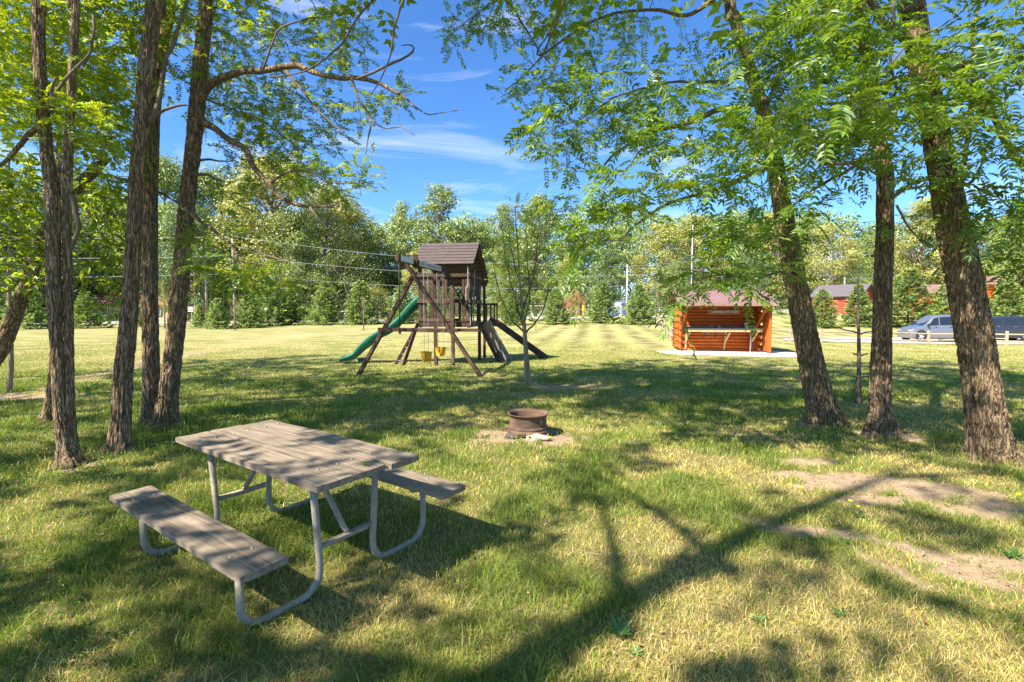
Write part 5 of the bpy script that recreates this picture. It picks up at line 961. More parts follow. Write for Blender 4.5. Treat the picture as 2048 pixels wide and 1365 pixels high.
# ------------------------------------------------------------------ cars
PAINTG = mat('grey_paint', (.20, .215, .245), .32, .5, coat=.6, spec=.5, col2=(.205, .22, .25), nscale=2); PAINTD = mat('dark_paint', (.028, .032, .042), .3, .3, coat=.7); GLASS = mat('car_glass', (.015, .022, .03), .08, spec=.8); TYRE = mat('tyre', (.02, .02, .02), .85); ALLOY = mat('alloy', (.62, .62, .63), .35, .6); REDL = mat('red_lamp', (.65, .02, .02), .25); AMB = mat('amber_lamp', (.8, .22, .02), .3); CHR = mat('chrome', (.7, .7, .7), .2, .9); PLAS = mat('black_trim', (.02, .02, .02), .6)
def car(name, label, cat, base, rz, Ln, Wd, st, wins, paint, wheels, wr, mirror, zb=.22):
    """st: stations along x (front at 0): x, z of the shoulder, z of the roof, half width factor of the roof"""
    root = thing(name, label, cat, base, rz); W2 = Wd/2
    S = spline([(x, zs, zr, wf, 0) for x, zs, zr, wf in st], .12); rings = []
    for x, zs, zr, wf, _ in S:
        e = min(1, .80+.9*min(x, Ln-x)/.6) if min(x, Ln-x) < .35 else 1; w = W2*min(1, e+.0)
        rings.append([(x, -w*.93, zb), (x, -w, zb+.12), (x, -w*1.0, (zb+zs)/2), (x, -w*.975, zs-.06), (x, -w*.94, zs), (x, -w*(wf+.10), zs+(zr-zs)*.55), (x, -w*wf, zr-.05*(zr > zs+.1)), (x, -w*wf*.75, zr), (x, 0, zr+.015),
                      (x, w*wf*.75, zr), (x, w*wf, zr-.05*(zr > zs+.1)), (x, w*(wf+.10), zs+(zr-zs)*.55), (x, w*.94, zs), (x, w*.975, zs-.06), (x, w, (zb+zs)/2), (x, w, zb+.12), (x, w*.93, zb)])
    v = V(rings); m, n = v.shape[:2]; k = np.arange(n); k2 = (k+1) % n; b = (np.arange(m-1)*n)[:, None]; mb = MB(); mb.add(v.reshape(-1, 3), [np.stack([b+k, b+n+k, b+n+k2, b+k2], -1).reshape(-1, 4), V([list(range(n))]), V([list(range((m-1)*n, m*n))[::-1]])]); body = loc(mb, 'body', paint, root, True)
    def at(x, f, side, out=.012):
        zs = np.interp(x, S[:, 0], S[:, 1]); zr = np.interp(x, S[:, 0], S[:, 2]); wf = np.interp(x, S[:, 0], S[:, 3]); z = zs+(zr-zs)*f
        if f < .55: w = .94+(wf+.10-.94)*f/.55
        else: w = wf+.10-.10*(f-.55)/.36
        return (x, side*(W2*w+out), z)
    for side in (-1, 1):
        for (x0, x1, t0, t1) in wins:     # bottom x range, top x range
            mb = MB(); p = [at(x0, .06, side), at(x1, .06, side), at(x1+(t1-x1)*.6, .5, side), at(t1, .82, side), at(t0, .82, side), at(x0+(t0-x0)*.6, .5, side)]; mb.add(p, [V([[0, 1, 2, 5]]), V([[5, 2, 3, 4]])]); loc(mb, 'window', GLASS, root)
        for xw in wheels:
            mb = MB(); mb.lathe([(.0001, 0), (wr+.07, 0), (wr+.07, .01), (.0001, .01)], 28, (xw, side*(W2+.002)-.005, wr+.03), 'y'); loc(mb, 'wheel_arch', PLAS, root)
            wh = thing('wheel', 'w', 'w'); del wh["label"]; del wh["category"]; wh.parent = root; wh.location = (xw, side*(W2-.07), wr)
            mb = MB(); mb.lathe([(wr*.62, -.10), (wr*.92, -.10), (wr, -.07), (wr, .07), (wr*.92, .10), (wr*.62, .10)], 28, (0, 0, 0), 'y'); loc(mb, 'tyre', TYRE, wh, True)
            mb = MB(); mb.lathe([(wr*.66, .085), (wr*.60, .095), (wr*.58, .07)], 28, (0, 0, 0), 'y'); mb.lathe([(wr*.66, -.085), (wr*.60, -.095), (wr*.58, -.07)], 28, (0, 0, 0), 'y')
            for q in range(5):
                a = q*2*pi/5
                for yy in (-.092, .092): mb.bar((0, yy, 0), (cos(a)*wr*.6, yy, sin(a)*wr*.6), .02, .075, up=(0, 1, 0) if False else (-sin(a), 0, cos(a)), bev=.004)
            loc(mb, 'rim', ALLOY, wh)
        for xh in [w_[0]+.75*(w_[1]-w_[0]) for w_ in wins[:2]]:
            q = at(xh, -.10, side, .0); mb = MB(); mb.box((xh, side*(W2*.985+.012), q[2]-.03), (.18, .03, .025), bev=.006); loc(mb, 'door_handle', PLAS if paint is PAINTG else CHR, root)
        mb = MB(); mb.box((mirror, side*(W2+.10), np.interp(mirror, S[:, 0], S[:, 1])+.07), (.12, .20, .14), bev=.03); loc(mb, 'mirror', PLAS, root)
        mb = MB(); mb.box((.10, side*(W2*.74), .72), (.22, .24, .10), bev=.03); loc(mb, 'headlight', ALLOY, root); mb = MB(); mb.box((.16, side*(W2*.90), .66), (.16, .04, .08), bev=.01); loc(mb, 'indicator', AMB, root)
        mb = MB(); mb.box((Ln-.10, side*(W2*.90), .98), (.26, .16, .20), bev=.03); loc(mb, 'tail_light', REDL, root)
    mb = MB(); mb.add([at(st[3][0]-.02, .10, -1, -.10), at(st[3][0]-.02, .10, 1, -.10), at(st[4][0]-.05, .86, 1, -.10), at(st[4][0]-.05, .86, -1, -.10)], [V([[0, 1, 2, 3]])]); v_ = mb; v_.v[0] = v_.v[0]+V([-.03, 0, .03]); loc(v_, 'windscreen', GLASS, root)
    mb = MB(); mb.box((Ln/2, 0, .24), (Ln-.9, Wd*.9, .12), bev=.02); loc(mb, 'sill', PLAS, root); mb = MB(); mb.box((Ln-.02, 0, .50), (.14, Wd*.86, .18), bev=.04); loc(mb, 'bumper', PLAS, root)
    return root
g = GD(1829, 33.0); van = car('minivan', 'grey minivan parked side on behind the rail fence', 'minivan', g+V([.2, 1.2, .02]), -R(14), 4.7, 1.9,
    [(0, .62, .63, .85), (.3, .82, .84, .85), (.65, .92, .95, .84), (1.0, 1.0, 1.05, .80), (1.8, 1.03, 1.60, .70), (2.3, 1.04, 1.71, .70), (3.3, 1.05, 1.74, .71), (4.2, 1.06, 1.68, .71), (4.55, 1.04, 1.40, .76), (4.7, .8, .82, .86)],
    [(1.2, 2.10, 1.78, 2.14), (2.18, 3.20, 2.22, 3.15), (3.30, 4.25, 3.26, 4.05)], PAINTG, (.82, 3.55), .34, 1.25); van.scale = (.80, 1, 1.07)
g = GD(1925, 30.5); sv = car('dark_suv', 'dark blue estate car with its tailgate raised, behind the fence by the thick trunk', 'car', V([33.6, 36.6, float(T(33, 36))+.02]), -R(24), 4.7, 1.9,
    [(0, .75, .77, .85), (.3, .95, .98, .85), (.9, 1.04, 1.08, .84), (1.3, 1.07, 1.12, .80), (2.0, 1.10, 1.62, .68), (2.6, 1.10, 1.72, .68), (3.6, 1.11, 1.73, .69), (4.3, 1.12, 1.70, .69), (4.55, 1.10, 1.45, .76), (4.7, .9, .92, .86)],
    [(1.55, 2.40, 2.0, 2.45), (2.50, 3.35, 2.55, 3.28), (3.46, 4.2, 3.40, 4.05)], PAINTD, (.85, 3.75), .38, 1.62)
mb = MB(); mb.bar((4.30, 0, 1.74), (5.15, 0, 2.20), 1.5, .07, bev=.02); tg = loc(mb, 'tailgate', PAINTD, sv); mb = MB(); mb.bar((4.55, 0, 1.83), (4.95, 0, 2.05), 1.2, .075, bev=.01); loc(mb, 'rear_glass', GLASS, tg)
mb = MB(); mb.box((4.66, 0, 1.30), (.08, 1.35, .62), bev=.03); loc(mb, 'boot_opening', PLAS, sv)
# ------------------------------------------------------------------ golf cart
CREAM = mat('cream_plastic', (.72, .68, .60), .4); WHT = mat('white_paint', (.75, .75, .73), .5)
g = GD(1056, 58.5); root = thing('golf_cart', 'cream golf cart with a white roof parked on the far road behind the sapling', 'golf cart', g+V([-.1, 0, .03]), R(4))
mb = MB(); prof = [(0, .30), (.05, .62), (.22, .80), (.50, .88), (.66, .86), (.72, .42), (1.25, .40), (1.30, .68), (1.95, .72), (2.35, .70), (2.42, .42), (2.40, .28), (2.1, .26), (.35, .26)]
mb.poly([(x, -.56, z) for x, z in prof][::-1], (0, 1.12, 0)); loc(mb, 'body', CREAM, root)
for x, zz, h_ in ((1.34, .72, .12), (1.78, .80, .42)): mb = MB(); mb.box((x+.15*(h_ < .3), 0, zz+h_/2), (.45 if h_ < .3 else .12, 1.0, h_), bev=.03); loc(mb, 'seat' if h_ < .3 else 'backrest', WHT, root)
mb = MB(); mb.box((1.18, 0, 1.82), (1.75, 1.18, .05), bev=.02); loc(mb, 'canopy', WHT, root)
for x0, x1 in ((.50, .42), (2.05, 1.95)):
    for y in (-.5, .5): mb = MB(); mb.tube([(x0, y, .75), (x1, y, 1.8)], .02, 6); loc(mb, 'roof_post', WHT, root)
for x in (.42, 1.98):
    for y in (-.5, .5):
        mb = MB(); mb.lathe([(.0001, -.09), (.20, -.09), (.23, -.06), (.23, .06), (.20, .09), (.0001, .09)], 20, (x, y, .23), 'y'); wo = loc(mb, 'wheel', TYRE, root, True); mb = MB(); mb.lathe([(.0001, -.095), (.11, -.095), (.12, -.08), (.12, .08), (.11, .095), (.0001, .095)], 14, (x, y, .23), 'y'); loc(mb, 'rim', ALLOY, wo, True)
mb = MB(); mb.tube([(.62, -.25, .85), (.80, -.25, 1.05)], .015, 6); mb.lathe([(.15, -.01), (.17, 0), (.15, .01)], 14, (.82, -.25, 1.06)); loc(mb, 'steering_wheel', PLAS, root)
# ------------------------------------------------------------------ person with a trimmer
SKIN = mat('skin', (.45, .26, .18), .6); NAVY = mat('navy_cloth', (.022, .035, .11), .85); DKC = mat('dark_trousers', (.02, .024, .045), .9); HAT = mat('pale_cap', (.55, .48, .38), .9)
def skinned(name, verts, edges, rads, m, parent, lv=1):
    me = bpy.data.meshes.new(name); me.from_pydata([tuple(v) for v in verts], edges, []); o = bpy.data.objects.new(name, me); COL.objects.link(o); md = o.modifiers.new('s', 'SKIN')
    for i, r_ in enumerate(rads):
        sv_ = me.skin_vertices[0].data[i]; sv_.radius = (r_[0], r_[1]) if isinstance(r_, tuple) else (r_, r_); sv_.use_root = (i == 0)
    sb = o.modifiers.new('b', 'SUBSURF'); sb.levels = lv; sb.render_levels = lv; me.materials.append(m)
    dg = bpy.context.evaluated_depsgraph_get(); bpy.context.view_layer.update(); m2 = bpy.data.meshes.new_from_object(o.evaluated_get(bpy.context.evaluated_depsgraph_get())); bpy.data.objects.remove(o)
    o = bpy.data.objects.new(name, m2); COL.objects.link(o); o.parent = parent
    for p_ in m2.polygons: p_.use_smooth = True
    if not m2.materials: m2.materials.append(m)
    return o
g = GD(556, 60); root = thing('person', 'person in navy shirt and dark trousers bending over a string trimmer at the lawn edge', 'person', g, R(-20))
vs = [(0, 0, .92), (0, -.02, 1.08), (-.03, -.05, 1.28), (-.07, -.08, 1.43), (-.10, -.11, 1.52), (-.13, -.14, 1.63), (-.14, -.15, 1.72), (.10, 0, .88), (.12, -.04, .50), (.13, .02, .08), (.13, -.12, .04), (-.10, 0, .88), (-.14, -.10, .50), (-.15, -.02, .08), (-.16, -.16, .04),
      (.12, -.06, 1.41), (.16, -.12, 1.14), (.02, -.32, 1.02), (-.03, -.36, 1.0), (-.25, -.10, 1.41), (-.32, -.14, 1.15), (-.22, -.36, 1.08), (-.19, -.41, 1.07)]
es = [(0, 1), (1, 2), (2, 3), (3, 4), (4, 5), (5, 6), (0, 7), (7, 8), (8, 9), (9, 10), (0, 11), (11, 12), (12, 13), (13, 14), (3, 15), (15, 16), (16, 17), (17, 18), (3, 19), (19, 20), (20, 21), (21, 22)]
rd = [(.15, .11), (.15, .115), (.17, .12), (.13, .10), (.055, .055), (.085, .10), (.07, .085), .09, .065, .042, .04, .09, .065, .042, .04, .06, .045, .033, .04, .06, .045, .033, .04]
skinned('body', vs, es, rd, SKIN, root)
skinned('shirt', [vs[i] for i in (0, 1, 2, 3, 15, 19)]+[(.145, -.10, 1.24), (-.30, -.13, 1.24)], [(0, 1), (1, 2), (2, 3), (3, 4), (3, 5), (4, 6), (5, 7)], [(.17, .13), (.17, .135), (.19, .14), (.15, .12), .075, .075, .065, .065], NAVY, root)
skinned('trousers', [vs[i] for i in (0, 7, 8, 9, 11, 12, 13)], [(0, 1), (1, 2), (2, 3), (0, 4), (4, 5), (5, 6)], [(.16, .12), .10, .08, .06, .10, .08, .06], DKC, root)
for i in (10, 14): mb = MB(); q = V(vs[i])+V([0, .05, .0]); mb.box(q, (.10, .26, .09), bev=.03); loc(mb, 'shoe', PLAS, root)
mb = MB(); mb.lathe([(.0001, .11), (.06, .10), (.095, .05), (.10, 0), (.098, -.01)], 16, (-.14, -.15, 1.70)); mb.box((-.15, -.27, 1.70), (.13, .12, .015), bev=.005); loc(mb, 'cap', HAT, root, True)
tr_o = thing('string_trimmer', 'pale shafted string trimmer held by the person at the lawn edge', 'trimmer', g+rotz(R(-20))@V([-.1, -.38, 0]), R(-20))
mb = MB(); mb.tube([(-.15, .08, 1.12), (.06, -.02, .62), (.28, -.14, .06)], .016, 6); loc(mb, 'shaft', WHT, tr_o); mb = MB(); mb.box((-.19, .10, 1.2), (.14, .16, .16), bev=.03); loc(mb, 'motor', AMB, tr_o); mb = MB(); mb.lathe([(.0001, .06), (.09, .05), (.12, .0), (.0001, -.01)], 12, (.28, -.14, .03)); loc(mb, 'cutting_head', PLAS, tr_o)
# ------------------------------------------------------------------ cabins and house
REDW = mat('red_log_wall', (.30, .065, .030), .75, col2=(.42, .10, .05), nscale=6); BRW = mat('brown_board_wall', (.26, .10, .055), .8, col2=(.33, .14, .08), nscale=4); ROOFB = mat('brown_metal_roof', (.22, .12, .10), .5, col2=(.28, .17, .14), nscale=3); TANW = mat('tan_siding', (.42, .33, .20), .8, col2=(.50, .40, .26), nscale=3); WINM = mat('window_glass', (.05, .07, .09), .15, spec=.8); GREYR = mat('dark_roof', (.09, .08, .09), .7, col2=(.14, .12, .13), nscale=5)
def cabin(name, label, base, rz, L_, D_, H_, RH, wallm, roofm, wins=(), logs=True, ov=.45, chimney=None):
    root = thing(name, label, 'cabin', base, rz); mb = MB(); mb.box((L_/2, D_/2, H_/2-.25), (L_-.06, D_-.06, H_+.5))
    if logs:
        for i in range(int(H_/.22)):
            z = .1+i*.22
            for y in (0, D_): mb.tube([(-.15, y, z), (L_+.15, y, z)], .11, 8)
            for x in (0, L_): mb.tube([(x, -.15, z+.0), (x, D_+.15, z+.0)], .105, 8)
    for x in (0.0, L_-.06): mb.poly([(x, 0, H_), (x, D_, H_), (x, D_/2, H_+RH)], (.06, 0, 0))
    loc(mb, 'wall', wallm, root, logs)
    for sg in (-1, 1):
        a = V([L_/2, D_/2, H_+RH+.06]); b = V([L_/2, D_/2+sg*(D_/2+ov), H_-ov*RH/(D_/2)+.06]); mb = MB(); d = b-a; ln_ = np.linalg.norm(d); d = d/ln_; mb.box((a+b)/2, (L_+2*ov, ln_, .10), np.stack([V([1, 0, 0]), d, np.cross(V([1., 0, 0]), d)], 1), .01); rf = loc(mb, 'roof', roofm, root)
    if chimney: mb = MB(); mb.tube([(chimney[0], chimney[1], H_), (chimney[0], chimney[1], H_+RH+.9)], .09, 8); mb.lathe([(.14, 0), (.14, .14), (.0001, .2)], 10, (chimney[0], chimney[1], H_+RH+.85)); loc(mb, 'chimney', ALLOY, rf)
    for (x, z, w_, h_) in wins:
        f = loc(MB().box((x, -.14, z), (w_+.14, .06, h_+.14), bev=.01), 'window', WHT, root); loc(MB().box((x, -.175, z), (w_, .02, h_)), 'pane', WINM, f)
    return root
cabin('red_cabin', 'small red log cabin with a dark gable roof and stove pipe beyond the rail fence', GD(1745, 62)+V([0, 0, -.2]), R(127), 5.0, 5.2, 2.3, 1.35, REDW, GREYR, chimney=(2.6, 2.2))
cabin('log_cabin', 'orange log cabin with a low plum roof above the grey van', GD(1853, 60), R(-3), 6.0, 5, 2.5, 1.0, LOG, ROOFB, wins=[(2.1, 1.4, .9, .9), (4.2, 1.4, .9, .9)])
cabin('upper_cabin', 'log cabin whose roof shows highest behind the thick trunk', GD(1960, 68)+V([0, 0, .8]), R(10), 5.5, 5, 2.5, 1.2, LOG, ROOFB)
cabin('brown_cabin', 'brown boarded cabin with a steep gable between two spruces behind the far road', GD(1172, 72), R(80), 6, 3.8, 2.2, 2.2, BRW, GREYR, logs=False, ov=.15)
cabin('low_house', 'low tan house with a red brown roof behind the left tree trunks', GD(150, 72)+V([0, 2, 0]), R(-4), 15, 7, 2.6, 1.8, TANW, mat('red_brown_roof', (.30, .11, .07), .7, col2=(.38, .16, .11), nscale=3), wins=[(3, 1.4, 1.3, 1.0), (7, 1.4, 1.3, 1.0), (11.5, 1.4, 1.3, 1.0)], logs=False, ov=.6)
# ------------------------------------------------------------------ poles and wires
POLEM = mat('pole_wood', (.30, .25, .20), .9, col2=(.42, .37, .31), nscale=5, stretch=(1, 1, .2)); PALEP = mat('pale_pole', (.58, .57, .54), .7); WIRE = mat('wire', (.30, .31, .33), .5)
def pole(name, label, px, d, ty, r_, m, arms=()):
    g = GD(px, d); h = P(px, ty, d)[2]-g[2]; root = thing(name, label, 'pole', g); mb = MB(); mb.tube([(0, 0, -.2), (0, 0, h*.5), (0, 0, h)], [r_*1.15, r_, r_*.8], 10); loc(mb, 'shaft', m, root, True)
    for ay in arms: z = P(px, ay, d)[2]-g[2]; mb = MB(); mb.lathe([(.03, 0), (.06, .03), (.06, .10), (.03, .14), (.0001, .14)], 10, (0, -.16, z-.07)); mb.box((0, -.08, z), (.04, .14, .04)); loc(mb, 'insulator', PALEP, root)
    return g+V([0, 0, 0])
pole('utility_pole', 'weathered utility pole on the left side of the lawn carrying three wires', 471, 61, 464, .15, POLEM, (474, 512, 548))
pole('utility_pole', 'pale slim pole between the two large spruces in the middle distance', 1253, 72, 530, .12, PALEP, (534, 552, 572))
pole('utility_pole', 'tall pale pole rising behind the left part of the kitchen shelter roof', 1381, 66, 450, .065, PALEP)
pole('utility_pole', 'distant brown pole left of the utility pole, near the log stack', 415, 70, 520, .15, POLEM)
A = [P(471, y, 61)+V([0, -.16, 0]) for y in (474, 512, 548)]; B = [P(1253, y, 72)+V([0, -.16, 0]) for y in (534, 552, 572)]; Lf = [P(-350, y, 60) for y in (462, 506, 546)]; Rt = [P(2300, y, 80) for y in (420, 440, 520)]
for k in range(3):
    nm = ('highest', 'middle', 'lowest')[k]
    for a, b, sg_l, lab in ((Lf[k], A[k], .5, 'overhead wire left of the utility pole, %s of the three'), (A[k], B[k], 1.0, 'overhead wire from the utility pole to the pale pole, %s of the three'), (B[k], Rt[k], .7, 'overhead wire right of the pale pole, %s of the three')):
        u = np.linspace(0, 1, 40)[:, None]; q = a*(1-u)+b*u; q[:, 2] -= 4*sg_l*(u*(1-u))[:, 0]; o = MB().tube(q, .028, 5).build('overhead_wire', WIRE, None, True); tag(o, lab % nm, 'wire', 'overhead wires')
# ------------------------------------------------------------------ far small things
def linkfence(label, p0, p1, n, h):
    root = thing('chain_link_fence', label, 'fence', p0); pts = interp_line(p0, p1, n)
    for p in pts: MB().tube([p, p+V([0, 0, h])], .03, 6).build('post', ALLOY, root, True)
    MB().tube([p+V([0, 0, h]) for p in pts], .025, 6).build('top_rail', ALLOY, root, True)
    mb = MB(); a, b = pts[0], pts[-1]; Ln = np.linalg.norm(b-a); m = int(Ln/.22)
    for i in range(m):
        t0 = i/m
        for sg in (1, -1):
            t1 = t0+sg*h/Ln
            if 0 <= t1 <= 1: q0 = a+(b-a)*t0; q1 = a+(b-a)*t1; w = (b-a)/Ln*.006; mb.add([q0-w, q0+w, q1+w+V([0, 0, h]), q1-w+V([0, 0, h])], [V([[0, 1, 2, 3]])])
    mb.build('mesh_netting', ALLOY, root)
linkfence('chain link fence behind the middle spruces beyond the far road', GD(1125, 66), GD(1345, 68), 9, 1.1)
linkfence('short chain link fence right of the broad grey green spruce', GD(655, 66), GD(760, 66), 4, 1.3)
g = GD(1166, 61); root = thing('marker_post', 'yellow marker post with a sign plate beside the far road', 'post', g); loc(MB().tube([(0, 0, 0), (0, 0, 1.1)], .05, 8), 'post', mat('yellow_paint', (.75, .50, .02), .5), root, True); loc(MB().box((0, -.06, 1.35), (.26, .04, .8), bev=.02), 'plate', mat('yellow_plate', (.80, .52, .02), .5), root)
g = GD(1241, 66); root = thing('vent_pipe', 'short white pipe standing in the grass before the silver trailer', 'pipe', g); loc(MB().lathe([(.16, 0), (.16, 1.3), (.19, 1.3), (.19, 1.42), (.0001, 1.46)], 16), 'pipe', WHT, root, True); loc(MB().lathe([(.22, 0), (.22, .08), (.16, .1)], 16), 'collar', WHT, root)
g = GD(1222, 76); root = thing('camping_trailer', 'silver rounded camping trailer partly hidden behind the largest spruce', 'trailer', g, R(-5)); mb = MB()
q = [(-.02, .2), (-.10, .8), (.10, 1.6), (.5, 2.1), (1.2, 2.35), (2.6, 2.4), (3.4, 2.2), (3.9, 1.6), (4.05, .9), (3.9, .4)]; rg = []
for t_ in np.linspace(0, 1, 11): k_ = .55+.45*math.sin(min(max(t_, .04), .96)*pi)**.35; rg.append([(1.95+(x-1.95)*k_, t_*2.3, .4+(z-.4)*k_) for x, z in q])
v = V(rg); m, n = v.shape[:2]; k = np.arange(n); k2 = (k+1) % n; b = (np.arange(m-1)*n)[:, None]; mb.add(v.reshape(-1, 3), [np.stack([b+k, b+n+k, b+n+k2, b+k2], -1).reshape(-1, 4), V([list(range(n))]), V([list(range((m-1)*n, m*n))[::-1]])]); loc(mb, 'shell', mat('silver_shell', (.55, .57, .6), .25, .8), root, True); loc(MB().box((2.0, -.02, 1.5), (.9, .05, .5), bev=.02), 'window', WINM, root); loc(MB().lathe([(.0001, -.1), (.33, -.1), (.33, .1), (.0001, .1)], 18, (2.0, .1, .33), 'y'), 'wheel', TYRE, root, True)
g = GD(1232, 73); root = thing('blue_tarp_pile', 'blue tarpaulin bundle at the foot of the silver trailer', 'tarp', g); rr = np.random.default_rng(2)
n, k = 26, 10; th = np.linspace(.0, pi/2, k)[:, None]; ph = np.arange(n)/n*2*pi; dd_ = 1+.3*(fbm(np.sin(th)*np.cos(ph)*2, np.sin(th)*np.sin(ph)*2, np.cos(th)*2+0*ph, 3)-.5)*2; v = np.stack([np.sin(th)*np.cos(ph)*dd_*1.5, np.sin(th)*np.sin(ph)*dd_*.6, (np.cos(th)+0*ph)*dd_*.75], -1).reshape(-1, 3); i = (np.arange(k-1)*n)[:, None]; j = np.arange(n); j2 = (j+1) % n
loc(MB().add(v, [np.stack([i+j, i+n+j, i+n+j2, i+j2], -1).reshape(-1, 4)]), 'tarp', mat('blue_tarp', (.01, .09, .62), .4), root, True)
# log stack, boards and sign by the road on the left
LG2 = mat('cut_logs', (.42, .22, .13), .85, col2=(.55, .36, .24), nscale=6); g = GD(400, 68); root = thing('log_stack', 'small stack of reddish split logs in a black frame by the road', 'log stack', g)
for zz in range(7):
    for xx in range(3): a = V([-.35+xx*.35+rr.normal(0, .02), 0, .35+zz*.29]); MB().tube([a-V([0, .5, 0]), a+V([0, .5, 0])], .13, 9).build('split_log', LG2, root, local=True)
for x in (-.62, .62): loc(MB().box((x, -.45, 1.2), (.08, .08, 2.4)), 'frame_post', PLAS, root)
loc(MB().box((0, -.45, .15), (1.24, .08, .08)), 'frame_rail', PLAS, root)
g = GD(385, 66.5); root = thing('plank_pile', 'low pile of pale split firewood at the foot of the log stack', 'firewood', g)
for i in range(14): a = V([rr.uniform(-1.3, .6), rr.uniform(-.4, .4), .10+.1*rr.random()+.12*(i % 3)]); th_ = rr.uniform(-.6, .6); MB().bar(a-V([cos(th_), sin(th_), .1])*.35, a+V([cos(th_), sin(th_), .1])*.35, .16, .12).build('firewood', LG2 if i % 2 else PINE, root, local=True)
loc(MB().bar((.5, -.5, .1), (1.3, .1, .6), 1.1, .05), 'board', WHT, root)
g = GD(378, 64); root = thing('roadside_sign', 'white roadside sign with red lettering, half hidden by the forked tree', 'sign', g); loc(MB().box((-.4, .03, 1.0), (.08, .08, 2.2)), 'post', POLEM, root); loc(MB().box((.4, .03, 1.0), (.08, .08, 2.2)), 'post', POLEM, root); bo = loc(MB().box((0, -.02, 1.95), (1.3, .04, .62), bev=.01), 'board', WHT, root)
loc(MB().box((0, -.045, 2.14), (1.0, .012, .09)).box((0, -.045, 1.97), (.8, .012, .06)).box((0, -.045, 1.80), (1.05, .012, .08)), 'red_marks', mat('sign_red_ink', (.5, .03, .03), .6), bo)
# young staked trees on the far lawn
def young(label, px, d, ty, green, seed):
    g = GD(px, d); h = P(px, ty, d)[2]-g[2]; r = np.random.default_rng(seed); root = thing('young_tree', label, 'tree', g); mb = MB(); mb.tube([(0, 0, -.1), (.02, 0, h*.5), (0, 0, h)], [.016*h, .011*h, .002*h], 8); loc(mb, 'trunk', BARK2, root, True); tw = MB(); fo = MB(); pts = []
    for i in range(22):
        z = h*(.30+.62*r.random()); a = r.random()*2*pi; L_ = h*.26*(1.15-z/h); p = spline([(0, 0, z), (cos(a)*L_*.5, sin(a)*L_*.5, z+L_*.5), (cos(a)*L_*.8, sin(a)*L_*.8, z+L_*1.15)], .2); tw.tube(p, np.linspace(.005*h, .0015*h, len(p)), 4, cap=False); pts.append(p)
    loc(tw, 'branches', BARK2, root)
    if green: c = np.concatenate(pts*10)+r.normal(0, .12, (len(np.concatenate(pts*10)), 3)); cards(fo, c, np.broadcast_to(V([0, 0, 1.]), c.shape), .13*(.7+.6*r.random(len(c))), r, np.ones((len(c), 3))); o = fo.build('foliage', FARYEL, root, local=True, colattr=True)
    MB().lathe([(.0001, .05), (.3, .04), (.45, .0)], 14).build('mulch_ring', mat('mulch', (.16, .12, .08), .95), root, local=True)
young('slim leafless young tree in front of the utility pole', 470, 45, 560, False, 3); young('pale leafless young tree right of the broad grey green spruce', 727, 43, 590, False, 4); young('thin leafy young tree at the far side of the lawn beyond the low house', 330, 50, 560, True, 6)
# little playground by the cabins
g = GD(1836, 57)+V([0, 0, .2]); root = thing('toy_slide', 'small yellow slide with an orange and teal frame by the log cabin', 'slide', g)
loc(MB().bar((-.5, 0, 1.0), (.9, 0, .1), .5, .08, bev=.02), 'slide', mat('yellow_plastic', (.85, .45, .01), .4), root); loc(MB().box((-.75, 0, .9), (.45, .6, .08)).box((-.95, -.28, .9), (.07, .07, 1.8)).box((-.55, -.28, .9), (.07, .07, 1.8)).box((-.95, .28, .9), (.07, .07, 1.8)).box((-.55, .28, .9), (.07, .07, 1.8)), 'frame', mat('orange_plastic', (.75, .18, .02), .5), root); loc(MB().poly([(-1.05, -.35, 1.8), (-.45, -.35, 1.8), (-.75, -.35, 2.15)], (0, .7, 0)), 'roof', mat('teal_plastic', (.02, .3, .3), .4), root)
# ------------------------------------------------------------------ weeds and dandelions
WEED = leafmat('weed_leaf', (.06, .16, .022), (.10, .24, .02), .35); DAND = mat('dandelion_yellow', (.85, .62, .01), .6)
def rosette(seed, n, s, upright=.25):
    r = np.random.default_rng(seed); mb = MB()
    for i in range(n):
        a = i/n*2*pi+r.normal(0, .2); L_ = s*(.7+.5*r.random()); el = upright+r.normal(0, .15); u = np.linspace(0, 1, 9); x = L_*u; z = L_*(u*math.sin(el)*1.3-.55*u*u*math.cos(el)*.6)+.01; w = L_*.16*np.sin(np.clip(u*1.05, 0, 1)*pi*.93+.12)*(1+.35*np.where(np.arange(9) % 2, 1, -1)); ce = np.stack([x*cos(a), x*sin(a), z], 1); sd_ = V([-sin(a), cos(a), 0])
        v = np.concatenate([ce-sd_*w[:, None]+V([0, 0, .004]), ce, ce+sd_*w[:, None]+V([0, 0, .004])]); k = np.arange(8); mb.add(v, [np.stack([k, k+1, k+10, k+9], 1), np.stack([k+9, k+10, k+19, k+18], 1)], V([1, 1, 1])*(.8+.4*r.random()))
    return mb
